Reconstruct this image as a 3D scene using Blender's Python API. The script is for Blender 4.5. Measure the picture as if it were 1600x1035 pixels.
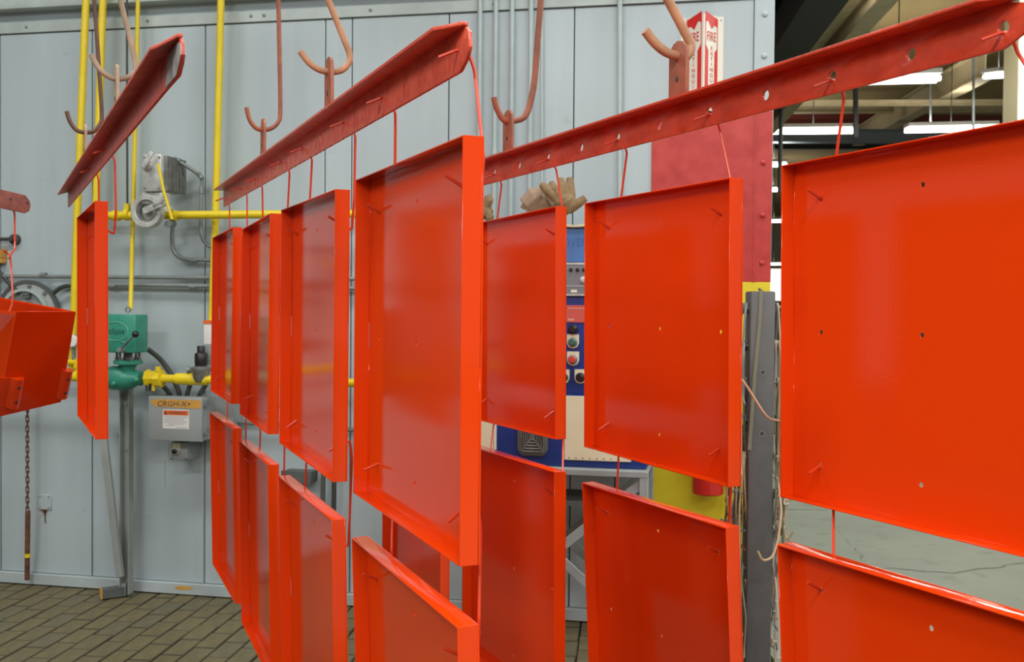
import bpy, bmesh, math, random
from mathutils import Vector, Matrix
random.seed(7)
PI = math.pi
R = math.radians
scene = bpy.context.scene
COL = scene.collection
for o in list(bpy.data.objects):
    bpy.data.objects.remove(o)

# ------------------------------------------------------------------ camera
cam = bpy.data.cameras.new('camera')
cam.sensor_fit = 'HORIZONTAL'; cam.sensor_width = 36.0; cam.lens = 1650.0 / 1600 * 36
cam.clip_start = 0.05; cam.clip_end = 300
cam_o = bpy.data.objects.new('camera', cam); COL.objects.link(cam_o)
cam_o.matrix_world = Matrix.Translation((0, 0, 1.5)) @ Matrix.Rotation(PI / 2 + -0.0225, 4, 'X') @ Matrix.Rotation(0.0087, 4, 'Z')
scene.camera = cam_o
cam.dof.use_dof = True; cam.dof.focus_distance = 2.3; cam.dof.aperture_fstop = 10.0

# ------------------------------------------------------------------ world, lamps, exposure
vs = scene.view_settings
vs.view_transform = 'Standard'; vs.look = 'None'; vs.gamma = 1.0; vs.use_curve_mapping = False
vs.exposure = 0.0
w = bpy.data.worlds.new('world'); scene.world = w; w.use_nodes = True
bg = w.node_tree.nodes['Background']
bg.inputs[0].default_value = (0.90, 0.94, 0.93, 1); bg.inputs[1].default_value = 0.34
LAMPS = [(-3.2, -5.0), (0.6, -5.0), (4.4, -5.0), (-3.2, -0.8), (0.6, -0.8), (4.4, -0.8), (-3.0, 3.3), (0.3, 3.3), (3.6, 3.6), (7.5, -0.8), (7.5, 4.0), (3.6, 8.0), (7.5, 8.5)]
LAMP_Z = 4.45
for lx, ly in LAMPS:
    ld = bpy.data.lights.new('fluorescent_light', 'AREA'); ld.shape = 'RECTANGLE'
    ld.size = 2.4; ld.size_y = 0.30; ld.energy = 70 if ly > 3 and ly < 4 else (190 if lx < 0 else 145); ld.color = (1.0, 0.985, 0.94)
    lo = bpy.data.objects.new('fluorescent_light', ld); COL.objects.link(lo)
    lo.location = (lx, ly, LAMP_Z - 0.06)

# ------------------------------------------------------------------ frames: origin + heading, local x along, local y away from the viewer, z up
class Frame:
    def __init__(s, o, yaw):
        s.o = Vector((o[0], o[1], 0)); s.yaw = yaw
        s.e = Vector((math.cos(yaw), math.sin(yaw), 0)); s.b = Vector((-math.sin(yaw), math.cos(yaw), 0))
    def p(s, a, b, z):
        return s.o + s.e * a + s.b * b + Vector((0, 0, z))
WORLD = Frame((0, 0), 0)
WALL = Frame((0, 5.0933), -0.1981)
ROW3 = Frame((0.2065, 2.6471), -1.1455)
ROW2 = Frame((-0.2772, 2.0644), -1.1797)
ROW1 = Frame((-1.308, 3.2559), -1.1106)

# ------------------------------------------------------------------ materials
MATS = {}
def mat(name, col, rough=0.5, metal=0.0, var=0.0, vscale=6.0, bump=0.0, bscale=60.0, col2=None, streak=False, emit=0.0, spec=0.5, coat=0.0, wear=None):
    if name in MATS: return MATS[name]
    m = bpy.data.materials.new(name); m.use_nodes = True; nt = m.node_tree
    b = nt.nodes['Principled BSDF']
    b.inputs['Base Color'].default_value = (*col, 1); b.inputs['Roughness'].default_value = rough
    b.inputs['Metallic'].default_value = metal; b.inputs['Specular IOR Level'].default_value = spec
    if coat: b.inputs['Coat Weight'].default_value = coat; b.inputs['Coat Roughness'].default_value = 0.1
    if emit:
        b.inputs['Emission Color'].default_value = (*col, 1); b.inputs['Emission Strength'].default_value = emit
    tc = nt.nodes.new('ShaderNodeTexCoord'); src = tc.outputs['Object']
    if var or col2 or wear:
        mp = nt.nodes.new('ShaderNodeMapping'); nt.links.new(src, mp.inputs[0])
        if streak: mp.inputs['Scale'].default_value = (1, 1, 0.12)
        n = nt.nodes.new('ShaderNodeTexNoise'); n.inputs['Scale'].default_value = vscale; n.inputs['Detail'].default_value = 6; n.inputs['Roughness'].default_value = 0.62
        nt.links.new(mp.outputs[0], n.inputs['Vector'])
        ramp = nt.nodes.new('ShaderNodeValToRGB'); cr = ramp.color_ramp
        cr.elements[0].position = 0.35; cr.elements[1].position = 0.68
        c2 = col2 or tuple(min(1, c * (1 + var)) for c in col); c1 = col if col2 else tuple(c * (1 - var) for c in col)
        cr.elements[0].color = (*c1, 1); cr.elements[1].color = (*c2, 1)
        nt.links.new(n.outputs['Fac'], ramp.inputs[0]); out = ramp.outputs[0]
        if wear:
            n2 = nt.nodes.new('ShaderNodeTexNoise'); n2.inputs['Scale'].default_value = wear[1]; n2.inputs['Detail'].default_value = 8
            nt.links.new(src, n2.inputs['Vector'])
            r2 = nt.nodes.new('ShaderNodeValToRGB'); r2.color_ramp.elements[0].position = wear[2]; r2.color_ramp.elements[1].position = wear[2] + 0.06
            nt.links.new(n2.outputs['Fac'], r2.inputs[0])
            mx = nt.nodes.new('ShaderNodeMixRGB'); mx.inputs[2].default_value = (*wear[0], 1)
            nt.links.new(r2.outputs[0], mx.inputs[0]); nt.links.new(out, mx.inputs[1]); out = mx.outputs[0]
        nt.links.new(out, b.inputs['Base Color'])
    if bump:
        n = nt.nodes.new('ShaderNodeTexNoise'); n.inputs['Scale'].default_value = bscale; n.inputs['Detail'].default_value = 3
        nt.links.new(src, n.inputs['Vector'])
        bp = nt.nodes.new('ShaderNodeBump'); bp.inputs['Strength'].default_value = bump; bp.inputs['Distance'].default_value = 0.004
        nt.links.new(n.outputs['Fac'], bp.inputs['Height']); nt.links.new(bp.outputs[0], b.inputs['Normal'])
    MATS[name] = m
    return m

RED = mat('red_gloss_paint', (0.76, 0.052, 0.003), 0.075, bump=0.03, bscale=200, spec=0.42)
WIRER_ = mat('red_wire_paint', (0.62, 0.045, 0.012), 0.3)
BEAM = mat('red_beam_paint', (0.60, 0.058, 0.022), 0.30, var=0.18, vscale=14, bump=0.25, bscale=90)
BEAM2 = mat('red_dripped_paint', (0.58, 0.062, 0.030), 0.28, col2=(0.74, 0.105, 0.055), vscale=22, bump=0.6, bscale=45)
BEAM1 = mat('dull_red_beam_paint', (0.48, 0.062, 0.04), 0.45, col2=(0.70, 0.13, 0.085), vscale=18, bump=0.5, bscale=45)
GREYSTEEL = mat('bare_grey_steel', (0.36, 0.34, 0.33), 0.5, metal=0.2, var=0.35, vscale=30, bump=0.3)
RUSTBAR = mat('rusty_red_bar', (0.26, 0.085, 0.065), 0.55, var=0.3, vscale=25, bump=0.3)
HOOKTAN = mat('tan_coated_rod', (0.50, 0.25, 0.14), 0.5, var=0.2, vscale=18, bump=0.15)
HOOKRED = mat('red_brown_rod', (0.33, 0.10, 0.055), 0.5, var=0.25, vscale=18, bump=0.15)
HOOKBROWN = mat('dark_brown_rod', (0.13, 0.065, 0.04), 0.55, var=0.25, vscale=18)
HOOKGREY = mat('grey_tan_rod', (0.37, 0.27, 0.19), 0.55, var=0.25, vscale=18)
WALLP = mat('grey_blue_wall_paint', (0.43, 0.515, 0.55), 0.36, var=0.08, vscale=3.0, streak=True, bump=0.12, bscale=5, wear=((0.39, 0.46, 0.47), 9, 0.66))
WALLD = mat('seam_dark', (0.06, 0.07, 0.075), 0.7)
WALLT = mat('grey_green_trim_paint', (0.43, 0.50, 0.49), 0.42, var=0.12, vscale=5, bump=0.1, bscale=8, wear=((0.17, 0.12, 0.06), 16, 0.70))
WALLB = mat('scuffed_base_trim', (0.43, 0.50, 0.52), 0.45, var=0.1, vscale=5, wear=((0.07, 0.07, 0.06), 13, 0.66))
YEL = mat('yellow_pipe_paint', (0.78, 0.60, 0.015), 0.35, var=0.08, vscale=8, bump=0.06)
YELW = mat('yellow_wall_paint', (0.72, 0.60, 0.02), 0.45, var=0.10, vscale=4, bump=0.1, bscale=10)
REDW = mat('weathered_red_paint', (0.42, 0.024, 0.020), 0.35, col2=(0.55, 0.055, 0.048), vscale=11, bump=0.12, bscale=14)
CONDUIT = mat('grey_conduit', (0.24, 0.27, 0.27), 0.45, metal=0.3, var=0.15, vscale=10)
CONDP = mat('painted_conduit', (0.40, 0.48, 0.49), 0.4, var=0.08)
DARK = mat('dark_rubber_hose', (0.045, 0.048, 0.045), 0.6)
BLACK = mat('black_plastic', (0.012, 0.012, 0.013), 0.35)
GREEN = mat('green_machine_paint', (0.035, 0.27, 0.19), 0.38, var=0.15, vscale=10, bump=0.12, wear=((0.12, 0.09, 0.06), 12, 0.68))
GREEND = mat('dark_green_ink', (0.02, 0.10, 0.08), 0.5)
GREENL = mat('pale_green_raised', (0.12, 0.42, 0.31), 0.45)
ALU = mat('cast_white_aluminium', (0.52, 0.54, 0.52), 0.42, metal=0.25, var=0.25, vscale=25, bump=0.2)
ALUD = mat('dark_ribbed_aluminium', (0.20, 0.21, 0.20), 0.5, metal=0.4, var=0.3, vscale=25)
BOXG = mat('grey_enclosure_paint', (0.30, 0.33, 0.34), 0.42, var=0.06)
TAPE = mat('orange_masking_tape', (0.62, 0.32, 0.06), 0.6, var=0.12)
WHITE = mat('white_label', (0.72, 0.72, 0.70), 0.5)
ORANGE = mat('orange_label', (0.75, 0.14, 0.02), 0.5)
INK = mat('ink', (0.05, 0.05, 0.05), 0.6)
GREYINK = mat('grey_ink', (0.34, 0.35, 0.36), 0.6)
IVORY = mat('ivory_plate', (0.78, 0.74, 0.52), 0.45)
CREAM = mat('cream_cover', (0.75, 0.70, 0.50), 0.5, var=0.06, vscale=5)
BLUE = mat('blue_console_paint', (0.012, 0.045, 0.24), 0.35, var=0.10)
BLUEL = mat('worn_blue_paint', (0.055, 0.16, 0.40), 0.4, var=0.12, vscale=8)
PLATEG = mat('grey_instrument_plate', (0.19, 0.21, 0.24), 0.4, metal=0.2)
GLOVE = mat('worn_suede_glove', (0.30, 0.205, 0.105), 0.9, col2=(0.17, 0.115, 0.06), vscale=18, bump=0.5, bscale=70)
CUFF = mat('faded_canvas_cuff', (0.35, 0.25, 0.18), 0.9, var=0.12, vscale=20, bump=0.4, bscale=120)
CLOTH = mat('beige_cloth', (0.50, 0.42, 0.26), 0.9, var=0.1)
POST = mat('dark_grey_post_paint', (0.105, 0.108, 0.110), 0.45, var=0.15, vscale=8, bump=0.1)
WIREB = mat('tan_wire', (0.48, 0.34, 0.21), 0.5)
WIREG = mat('grey_green_wire', (0.21, 0.21, 0.15), 0.5)
WIRER = mat('brown_wire', (0.24, 0.10, 0.06), 0.5)
WIREW = mat('pale_wire', (0.58, 0.53, 0.44), 0.5)
STRUT = mat('grey_strut', (0.30, 0.33, 0.32), 0.5, var=0.12)
STRUTD = mat('dark_strut', (0.09, 0.10, 0.095), 0.5, var=0.15)
BENCH = mat('grey_bench_paint', (0.31, 0.35, 0.36), 0.45, var=0.12)
SIGNR = mat('sign_red', (0.62, 0.025, 0.02), 0.35)
SIGNW = mat('sign_white', (0.76, 0.75, 0.66), 0.35)
RUST = mat('rust', (0.16, 0.06, 0.03), 0.8, var=0.4, vscale=30)
EXT = mat('extinguisher_red', (0.55, 0.02, 0.015), 0.25)
CONC = mat('pale_green_concrete', (0.165, 0.185, 0.138), 0.55, var=0.10, vscale=1.6, bump=0.25, bscale=3, wear=((0.135, 0.15, 0.112), 5, 0.60))
CRACK = mat('crack', (0.085, 0.095, 0.075), 0.8)
MORTAR = mat('dark_joint_dirt', (0.03, 0.028, 0.022), 0.9)
BRICKS = [mat('paver_%d' % i, c, 0.6, var=0.16, vscale=14, bump=0.35, bscale=40) for i, c in enumerate([(0.156, 0.134, 0.066), (0.150, 0.130, 0.067), (0.164, 0.138, 0.068), (0.142, 0.129, 0.076), (0.154, 0.129, 0.062)])]
DIRT = mat('joint_edge_dirt', (0.075, 0.066, 0.042), 0.9)
CEIL = mat('tan_roof_deck', (0.50, 0.37, 0.17), 0.8, var=0.15, vscale=0.8)
GIRD = mat('tan_girder', (0.55, 0.46, 0.28), 0.6, var=0.1)
GIRDD = mat('dark_girder', (0.03, 0.03, 0.028), 0.6)
DUCT = mat('galvanised_duct', (0.62, 0.63, 0.65), 0.3, metal=0.2)
PIPER = mat('dark_red_pipe', (0.22, 0.04, 0.03), 0.5)
BLUEG = mat('blue_grey_beam', (0.16, 0.19, 0.22), 0.5)
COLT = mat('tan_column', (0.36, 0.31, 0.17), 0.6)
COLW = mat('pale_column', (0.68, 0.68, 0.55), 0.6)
FARW = mat('far_wall_paint', (0.50, 0.46, 0.34), 0.8)
LIGHTM = mat('fluorescent_tube', (1.0, 0.98, 0.93), 0.5, emit=7.0)
HOUSE = mat('white_lamp_housing', (0.75, 0.75, 0.72), 0.5)

# ------------------------------------------------------------------ mesh building
class MB:
    def __init__(s): s.v = []; s.f = []; s.fm = []; s.mi = 0
    def add(s, vs, fs):
        b = len(s.v); s.v += [Vector(x) for x in vs]; s.f += [tuple(b + i for i in f) for f in fs]; s.fm += [s.mi] * len(fs); return s
    def box(s, x0, x1, y0, y1, z0, z1):
        x0, x1 = min(x0, x1), max(x0, x1); y0, y1 = min(y0, y1), max(y0, y1); z0, z1 = min(z0, z1), max(z0, z1)
        return s.add([(x0, y0, z0), (x1, y0, z0), (x1, y1, z0), (x0, y1, z0), (x0, y0, z1), (x1, y0, z1), (x1, y1, z1), (x0, y1, z1)],
              [(0, 3, 2, 1), (4, 5, 6, 7), (0, 1, 5, 4), (1, 2, 6, 5), (2, 3, 7, 6), (3, 0, 4, 7)])
    def bar(s, p, q, w, h, up=(0, 0, 1)):
        p, q = Vector(p), Vector(q); d = (q - p).normalized(); u = Vector(up)
        a = d.cross(u)
        if a.length < 1e-4: a = d.cross(Vector((1, 0, 0)))
        a.normalize(); c = a.cross(d); vs_ = []
        for e in (p, q):
            for i, j in ((-1, -1), (1, -1), (1, 1), (-1, 1)): vs_.append(e + a * (i * w / 2) + c * (j * h / 2))
        return s.add(vs_, [(3, 2, 1, 0), (4, 5, 6, 7), (0, 1, 5, 4), (1, 2, 6, 5), (2, 3, 7, 6), (3, 0, 4, 7)])
    def tube(s, path, r, n=8, cap=True):
        P = [Vector(p) for p in path]; N = len(P); rs = r if isinstance(r, (list, tuple)) else [r] * N
        t0 = (P[1] - P[0]).normalized(); a = t0.orthogonal().normalized(); rings = []
        for i in range(N):
            if i == 0: t = t0
            elif i == N - 1: t = (P[-1] - P[-2]).normalized()
            else: t = ((P[i] - P[i - 1]).normalized() + (P[i + 1] - P[i]).normalized()).normalized()
            a = (a - t * a.dot(t)).normalized(); c = t.cross(a)
            k = 1.0
            if 0 < i < N - 1:
                k = 1 / max(0.6, (P[i + 1] - P[i]).normalized().dot(t))
            rings.append([P[i] + (a * math.cos(2 * PI * j / n) + c * math.sin(2 * PI * j / n)) * rs[i] for j in range(n)])
        vs_ = [v for g in rings for v in g]; fs = []
        for i in range(N - 1):
            for j in range(n):
                k2 = (j + 1) % n; fs.append((i * n + j, i * n + k2, (i + 1) * n + k2, (i + 1) * n + j))
        if cap: fs += [tuple(range(n - 1, -1, -1)), tuple((N - 1) * n + j for j in range(n))]
        return s.add(vs_, fs)
    def cyl(s, p, q, r, n=16): return s.tube([p, q], r, n)
    def lathe(s, p, ax, prof, n=20):
        """prof: list of (radius, distance along ax)"""
        p, ax = Vector(p), Vector(ax).normalized()
        return s.tube([p + ax * h for _, h in prof], [max(r, 1e-4) for r, _ in prof], n) if len(prof) > 1 else s
    def rings(s, p, ax, prof, n=20):
        p, ax = Vector(p), Vector(ax).normalized(); a = ax.orthogonal().normalized(); c = ax.cross(a); vs_ = []; fs = []
        for r, h in prof:
            vs_ += [p + ax * h + (a * math.cos(2 * PI * j / n) + c * math.sin(2 * PI * j / n)) * r for j in range(n)]
        for i in range(len(prof) - 1):
            for j in range(n): fs.append((i * n + j, i * n + (j + 1) % n, (i + 1) * n + (j + 1) % n, (i + 1) * n + j))
        fs += [tuple(range(n - 1, -1, -1)), tuple((len(prof) - 1) * n + j for j in range(n))]
        return s.add(vs_, fs)
    def annulus(s, p, ax, ri, ro, h, n=24):
        p, ax = Vector(p), Vector(ax).normalized(); a = ax.orthogonal().normalized(); c = ax.cross(a); vs_ = []; fs = []
        for r, z in ((ri, 0), (ro, 0), (ro, h), (ri, h)):
            vs_ += [p + ax * z + (a * math.cos(2 * PI * j / n) + c * math.sin(2 * PI * j / n)) * r for j in range(n)]
        for i in range(4):
            for j in range(n):
                k = (i + 1) % 4; fs.append((i * n + j, i * n + (j + 1) % n, k * n + (j + 1) % n, k * n + j))
        return s.add(vs_, fs)
    def prism(s, poly, fn, t0, t1):
        """poly: 2D points; fn(a, b, t) -> 3D"""
        n = len(poly); vs_ = [fn(a, b, t0) for a, b in poly] + [fn(a, b, t1) for a, b in poly]
        fs = [tuple(range(n - 1, -1, -1)), tuple(range(n, 2 * n))] + [(i, (i + 1) % n, n + (i + 1) % n, n + i) for i in range(n)]
        return s.add(vs_, fs)
    def holed(s, per, hole, fn, t0, t1, sides=()):
        """plate cell: 8 perimeter points, 8 hole points; sides: perimeter edges that need a wall"""
        vs_ = [fn(a, b, t) for t in (t0, t1) for a, b in list(per) + list(hole)]; fs = []
        for j in range(8):
            k = (j + 1) % 8
            fs.append((j, k, 8 + k, 8 + j)); fs.append((16 + j, 24 + j, 24 + k, 16 + k)); fs.append((8 + j, 8 + k, 24 + k, 24 + j))
        for j in sides:
            k = (j + 1) % 8; fs.append((j, 16 + j, 16 + k, k))
        return s.add(vs_, fs)
    def mesh(s, name, m, org=(0, 0, 0), bevel=0.0, seg=2, smooth=40):
        me = bpy.data.meshes.new(name); og = Vector(org)
        me.from_pydata([v - og for v in s.v], [], s.f); me.update()
        ms = m if isinstance(m, (list, tuple)) else [m]
        for x in ms: me.materials.append(x)
        if len(ms) > 1: me.polygons.foreach_set('material_index', s.fm)
        b = bmesh.new(); b.from_mesh(me)
        bmesh.ops.recalc_face_normals(b, faces=b.faces)
        if bevel:
            es = [e for e in b.edges if len(e.link_faces) == 2 and e.calc_face_angle(0) > 0.6]
            bmesh.ops.bevel(b, geom=es, offset=bevel, segments=seg, affect='EDGES', profile=0.5, clamp_overlap=True)
        b.to_mesh(me); b.free()
        if smooth:
            me.shade_smooth(); me.set_sharp_from_angle(angle=R(smooth))
        return me

def spline(P, n=4):
    P = [Vector(p) for p in P]; Q = [P[0] * 2 - P[1]] + P + [P[-1] * 2 - P[-2]]; out = []
    for i in range(1, len(Q) - 2):
        a, b, c, d = Q[i - 1:i + 3]
        for j in range(n):
            t = j / n; out.append(.5 * ((2 * b) + (c - a) * t + (2 * a - 5 * b + 4 * c - d) * t * t + (3 * b - 3 * c + d - a) * t ** 3))
    return out + [P[-1]]
ORG = {}
def props(o, label=None, cat=None, group=None, kind=None):
    if label: o['label'] = label
    if cat: o['category'] = cat
    if group: o['group'] = group
    if kind: o['kind'] = kind
    return o
def thing(name, label, cat, fr, pt, group=None):
    o = bpy.data.objects.new(name, None); COL.objects.link(o); o.empty_display_size = 0.05
    o.location = fr.p(*pt); o.rotation_euler = (0, 0, fr.yaw); ORG[o.name] = Vector(pt)
    return props(o, label, cat, group)
def part(mb, name, m, parent, label=None, **kw):
    og = ORG.get(parent.name, Vector((0, 0, 0)))
    o = bpy.data.objects.new(name, mb.mesh(name, m, og, **kw)); COL.objects.link(o); o.parent = parent
    ORG[o.name] = og
    if label: o['label'] = label
    return o
def single(mb, name, m, fr, pt, label=None, cat=None, group=None, kind=None, **kw):
    o = bpy.data.objects.new(name, mb.mesh(name, m, pt, **kw)); COL.objects.link(o)
    o.location = fr.p(*pt); o.rotation_euler = (0, 0, fr.yaw); ORG[o.name] = Vector(pt)
    return props(o, label, cat, group, kind)
def lettering(body, size, m, parent, loc, rot=(PI / 2, 0, 0), name='lettering', sx=1.0, extrude=0.0004, align='CENTER', shear=0.0, space=1.0):
    c = bpy.data.curves.new('txt', 'FONT'); c.body = body; c.size = size; c.extrude = extrude; c.align_x = align; c.align_y = 'CENTER'; c.shear = shear; c.space_character = space; c.resolution_u = 3
    t = bpy.data.objects.new('txt', c); COL.objects.link(t)
    bpy.context.view_layer.update()
    me = bpy.data.meshes.new_from_object(t.evaluated_get(bpy.context.evaluated_depsgraph_get()))
    bpy.data.objects.remove(t); me.materials.clear(); me.materials.append(m)
    o = bpy.data.objects.new(name, me); COL.objects.link(o); o.parent = parent
    o.location = Vector(loc) - ORG.get(parent.name, Vector((0, 0, 0))); o.rotation_euler = rot; o.scale = (sx, 1, 1)
    return o
def copy_tree(o, parent=None):
    c = o.copy(); COL.objects.link(c)
    if parent: c.parent = parent
    for ch in list(o.children): copy_tree(ch, c)
    return c
def arc(c, r, a0, a1, n, fn): return [fn(c[0] + r * math.cos(R(a0 + (a1 - a0) * i / n)), c[1] + r * math.sin(R(a0 + (a1 - a0) * i / n))) for i in range(n + 1)]
def fillet(pts, r, n=5):
    """round the corners of a polyline"""
    P = [Vector(p) for p in pts]; out = [P[0]]
    for i in range(1, len(P) - 1):
        a, b, c = P[i - 1], P[i], P[i + 1]; d1 = (a - b); d2 = (c - b); k = min(r, d1.length * 0.49, d2.length * 0.49)
        p, q = b + d1.normalized() * k, b + d2.normalized() * k
        for j in range(n + 1):
            t = j / n; out.append(p * (1 - t) ** 2 + b * (2 * t * (1 - t)) + q * t * t)
    return out + [P[-1]]

# ================================================================== SETTING
# ---- floor: brick pavers at the booth wall, concrete slab beyond
fm = MB(); fm.box(-16, 26, -16, 52, -0.20, -0.02)
floor = single(fm, 'floor', MORTAR, WORLD, (0, 0, 0), kind='structure', label='floor of brick pavers and concrete', smooth=0)
sl = MB(); sl.add([(1.0, -16, 0), (26, -16, 0), (26, 52, 0), (1.45, 52, 0), (1.0, -16, -.02), (26, -16, -.02), (26, 52, -.02), (1.45, 52, -.02)], [(0, 1, 2, 3), (4, 7, 6, 5), (0, 4, 5, 1), (1, 5, 6, 2), (2, 6, 7, 3), (3, 7, 4, 0)])
part(sl, 'concrete_slab', CONC, floor, 'pale green-grey concrete slab', smooth=0)
def crack(pts):
    m = MB(); P = []
    for i in range(len(pts) - 1):
        for k in range(8):
            t = k / 8; P.append((pts[i][0] * (1 - t) + pts[i + 1][0] * t + random.uniform(-.018, .018), pts[i][1] * (1 - t) + pts[i + 1][1] * t + random.uniform(-.018, .018)))
    P.append(pts[-1])
    for a, b in zip(P, P[1:]):
        wd = random.uniform(.004, .011); m.add([(a[0], a[1] - wd, .0012), (b[0], b[1] - wd, .0012), (b[0], b[1] + wd, .0012), (a[0], a[1] + wd, .0012)], [(0, 1, 2, 3)])
    part(m, 'crack', CRACK, floor, smooth=0)
crack([(2.06, 7.903), (2.375, 7.892)])
crack([(2.192, 6.117), (2.539, 6.011), (3.068, 6.272)])
crack([(2.285, 7.53), (2.19, 6.749), (2.109, 6.237)])
A84 = R(83.85); bd = Vector((math.cos(A84), math.sin(A84), 0)); bc = Vector((-math.sin(A84), math.cos(A84), 0))   # along / across the pavers
B0 = Vector((-1.627, 4.771, 0))
def paver(l, wd, h=.022):
    m = MB(); a, b, c = l / 2, wd / 2, .0042
    m.add([(-a, -b, -h), (a, -b, -h), (a, b, -h), (-a, b, -h), (-a, -b, -c), (a, -b, -c), (a, b, -c), (-a, b, -c), (-a + c, -b + c, 0), (a - c, -b + c, 0), (a - c, b - c, 0), (-a + c, b - c, 0)],
          [(0, 1, 5, 4), (1, 2, 6, 5), (2, 3, 7, 6), (3, 0, 4, 7), (4, 5, 9, 8), (5, 6, 10, 9), (6, 7, 11, 10), (7, 4, 8, 11), (8, 9, 10, 11)])
    m.fm = [1] * 8 + [0]      # worn, dirt-filled arrises
    return m
pm = [paver(.1975, .0985).mesh('brick', [BRICKS[i], DIRT], smooth=0) for i in range(5)]
far = MB(); nbrick = 0; rowph = {}
for i in range(-40, 24):
    rowph[i] = (0.5 if i % 2 else 0.0) * .205 + random.uniform(-.025, .025)
for i in range(-34, 24):
    for j in range(-12, 10):
        c = B0 - bc * (i * .1045) + bd * (j * .205 + rowph[i] + .06) + Vector((random.uniform(-.002, .002), random.uniform(-.004, .004), random.uniform(-.0025, .0)))
        wy = 5.0933 - .20072 * c.x
        if c.y > wy + .085 or c.x > .98 or c.x < -5: continue
        px = 800 + 1650 * c.x / c.y
        seen = (c.y > 4.22 and -3.05 < c.x < -.62) or (c.y > 4.3 and .20 < c.x < .46)
        if seen and nbrick < 290:
            o = bpy.data.objects.new('brick', random.choice(pm)); COL.objects.link(o); o.parent = floor
            o.location = c; o.rotation_euler = (random.uniform(-.012, .012), random.uniform(-.006, .006), A84 + random.uniform(-.012, .012)); nbrick += 1
        else:
            mb = paver(.1975, .0985); rot = Matrix.Rotation(A84 + random.uniform(-.012, .012), 3, 'Z'); far.mi = random.randrange(5)
            far.add([rot @ v + c for v in mb.v], mb.f); far.fm[-9:-1] = [5] * 8
ff = part(far, 'brick_field', BRICKS + [DIRT], floor, smooth=0); ff['kind'] = 'stuff'

# ---- booth wall (back)
U_END = 1.205
TOPZ = 3.085
wm = MB(); wm.box(-9.5, U_END - .004, .012, .12, 0, TOPZ)
wall = single(wm, 'wall_back', WALLD, WALL, (0, 0, 0), kind='structure', label='grey-blue sheet metal booth wall', smooth=0)
seams = [-9.5, -8.7, -7.9, -7.1, -6.3, -5.5, -4.7, -3.9, -3.3, -2.788, -2.245, -1.606, -0.959, -0.819, -0.324, 0.289, 0.503, 1.121, U_END]
ZT = 2.925; ZB = .062
for a, b in zip(seams, seams[1:]):
    p = MB(); p.box(a + .003, b - .003, 0, .014, ZB + .002, ZT - .003)
    part(p, 'wall_panel', WALLP, wall, bevel=.002, seg=1)
p = MB(); p.box(-9.5, U_END + .004, -.012, .014, ZT, ZT + .055); part(p, 'trim_strip', WALLT, wall, bevel=.002, seg=1)
p = MB(); p.box(-9.5, U_END + .004, .004, .014, ZT + .055, ZT + .11); part(p, 'trim_recess', WALLP, wall, smooth=0)
p = MB(); p.box(-9.5, U_END + .03, -.075, .16, ZT + .11, TOPZ + .012); part(p, 'coping', WALLT, wall, bevel=.004)
p = MB()
for u in (-2.62, -2.05, -1.92, -1.35, -1.28, -.72, -.1, .52, 1.0):
    p.rings((u, -.012, ZT + .03), (0, -1, 0), [(.008, 0), (.008, .004), (.004, .007)], 8)
pp = part(p, 'trim_screws', CONDUIT, wall); pp['kind'] = 'stuff'
p = MB(); p.box(1.121, U_END + .006, -.008, .002, 1.72, ZT); part(p, 'corner_strip', WALLP, wall, bevel=.002, seg=1)
for z in (2.85, 2.66):
    p = MB(); p.rings((U_END - .038, -.008, z), (0, -1, 0), [(.014, 0), (.012, .006), (.006, .009)], 12); part(p, 'rivet', WALLP, wall)
bb = MB(); bb.box(-9.5, 0.658, -.022, .014, 0.004, ZB); single(bb, 'baseboard_back', WALLB, WALL, (0, 0, 0), kind='structure', label='scuffed grey base rail of the booth wall', bevel=.003, seg=1)
sd = MB(); sd.box(U_END - .004, U_END + .002, .004, 3.8, 0, TOPZ); single(sd, 'wall_right', WALLP, WALL, (0, 0, 0), kind='structure', label='return side of the grey booth', smooth=0)
# painted safety zone of the wall end
ur0 = 0.66
p = MB(); p.box(ur0, U_END + .004, -.012, .003, 1.625, 2.408); tr = single(p, 'trim_1', REDW, WALL, (ur0, 0, 0), kind='structure', label='weathered red painted end of the booth wall', bevel=.002, seg=1)
for px, py in ((1193,250),(1193,340),(1193,411)):
    pass
for z in (2.172, 1.931, 1.714):
    p = MB(); p.rings((U_END - .036, -.012, z), (0, -1, 0), [(.013, 0), (.011, .006), (.005, .009)], 12); part(p, 'rivet', REDW, tr)
p = MB(); p.box(1.129, 1.138, -.016, -.011, 1.625, 2.408); part(p, 'lap_seam', REDW, tr)
p = MB(); p.box(0.658, U_END + .004, -.014, .003, .002, 1.625); single(p, 'trim_2', YELW, WALL, (ur0, 0, 0), kind='structure', label='yellow painted lower end of the booth wall', bevel=.002, seg=1)

# ---- hall behind: roof, girders, far wall
c = MB(); c.box(-16, 26, -16, 52, 5.75, 5.9); single(c, 'ceiling', CEIL, WORLD, (0, 0, 5.75), kind='structure', label='tan factory roof deck', smooth=0)
c = MB(); c.box(-16, 26, 48, 48.3, 0, 5.75); single(c, 'wall_far', FARW, WORLD, (0, 48, 0), kind='structure', label='far beige wall of the factory hall', smooth=0)
def sbar(name, p, q, wd, h, m, label, **kw):
    b = MB(); b.bar(p, q, wd, h)
    return single(b, name, m, WORLD, p, kind='structure', label=label, smooth=0, **kw)
def ibeam(p, q, wd, h, m, label):
    b = MB(); P, Q = Vector(p), Vector(q); t = .02; up = Vector((0, 0, h / 2))
    b.bar(P - up, Q - up, wd, t); b.bar(P + up, Q + up, wd, t); b.bar(P, Q, t * .8, h)
    return single(b, 'roof_girder', m, WORLD, p, kind='structure', label=label, smooth=0)
GD = Vector((.094, 1, 0)).normalized()
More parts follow.
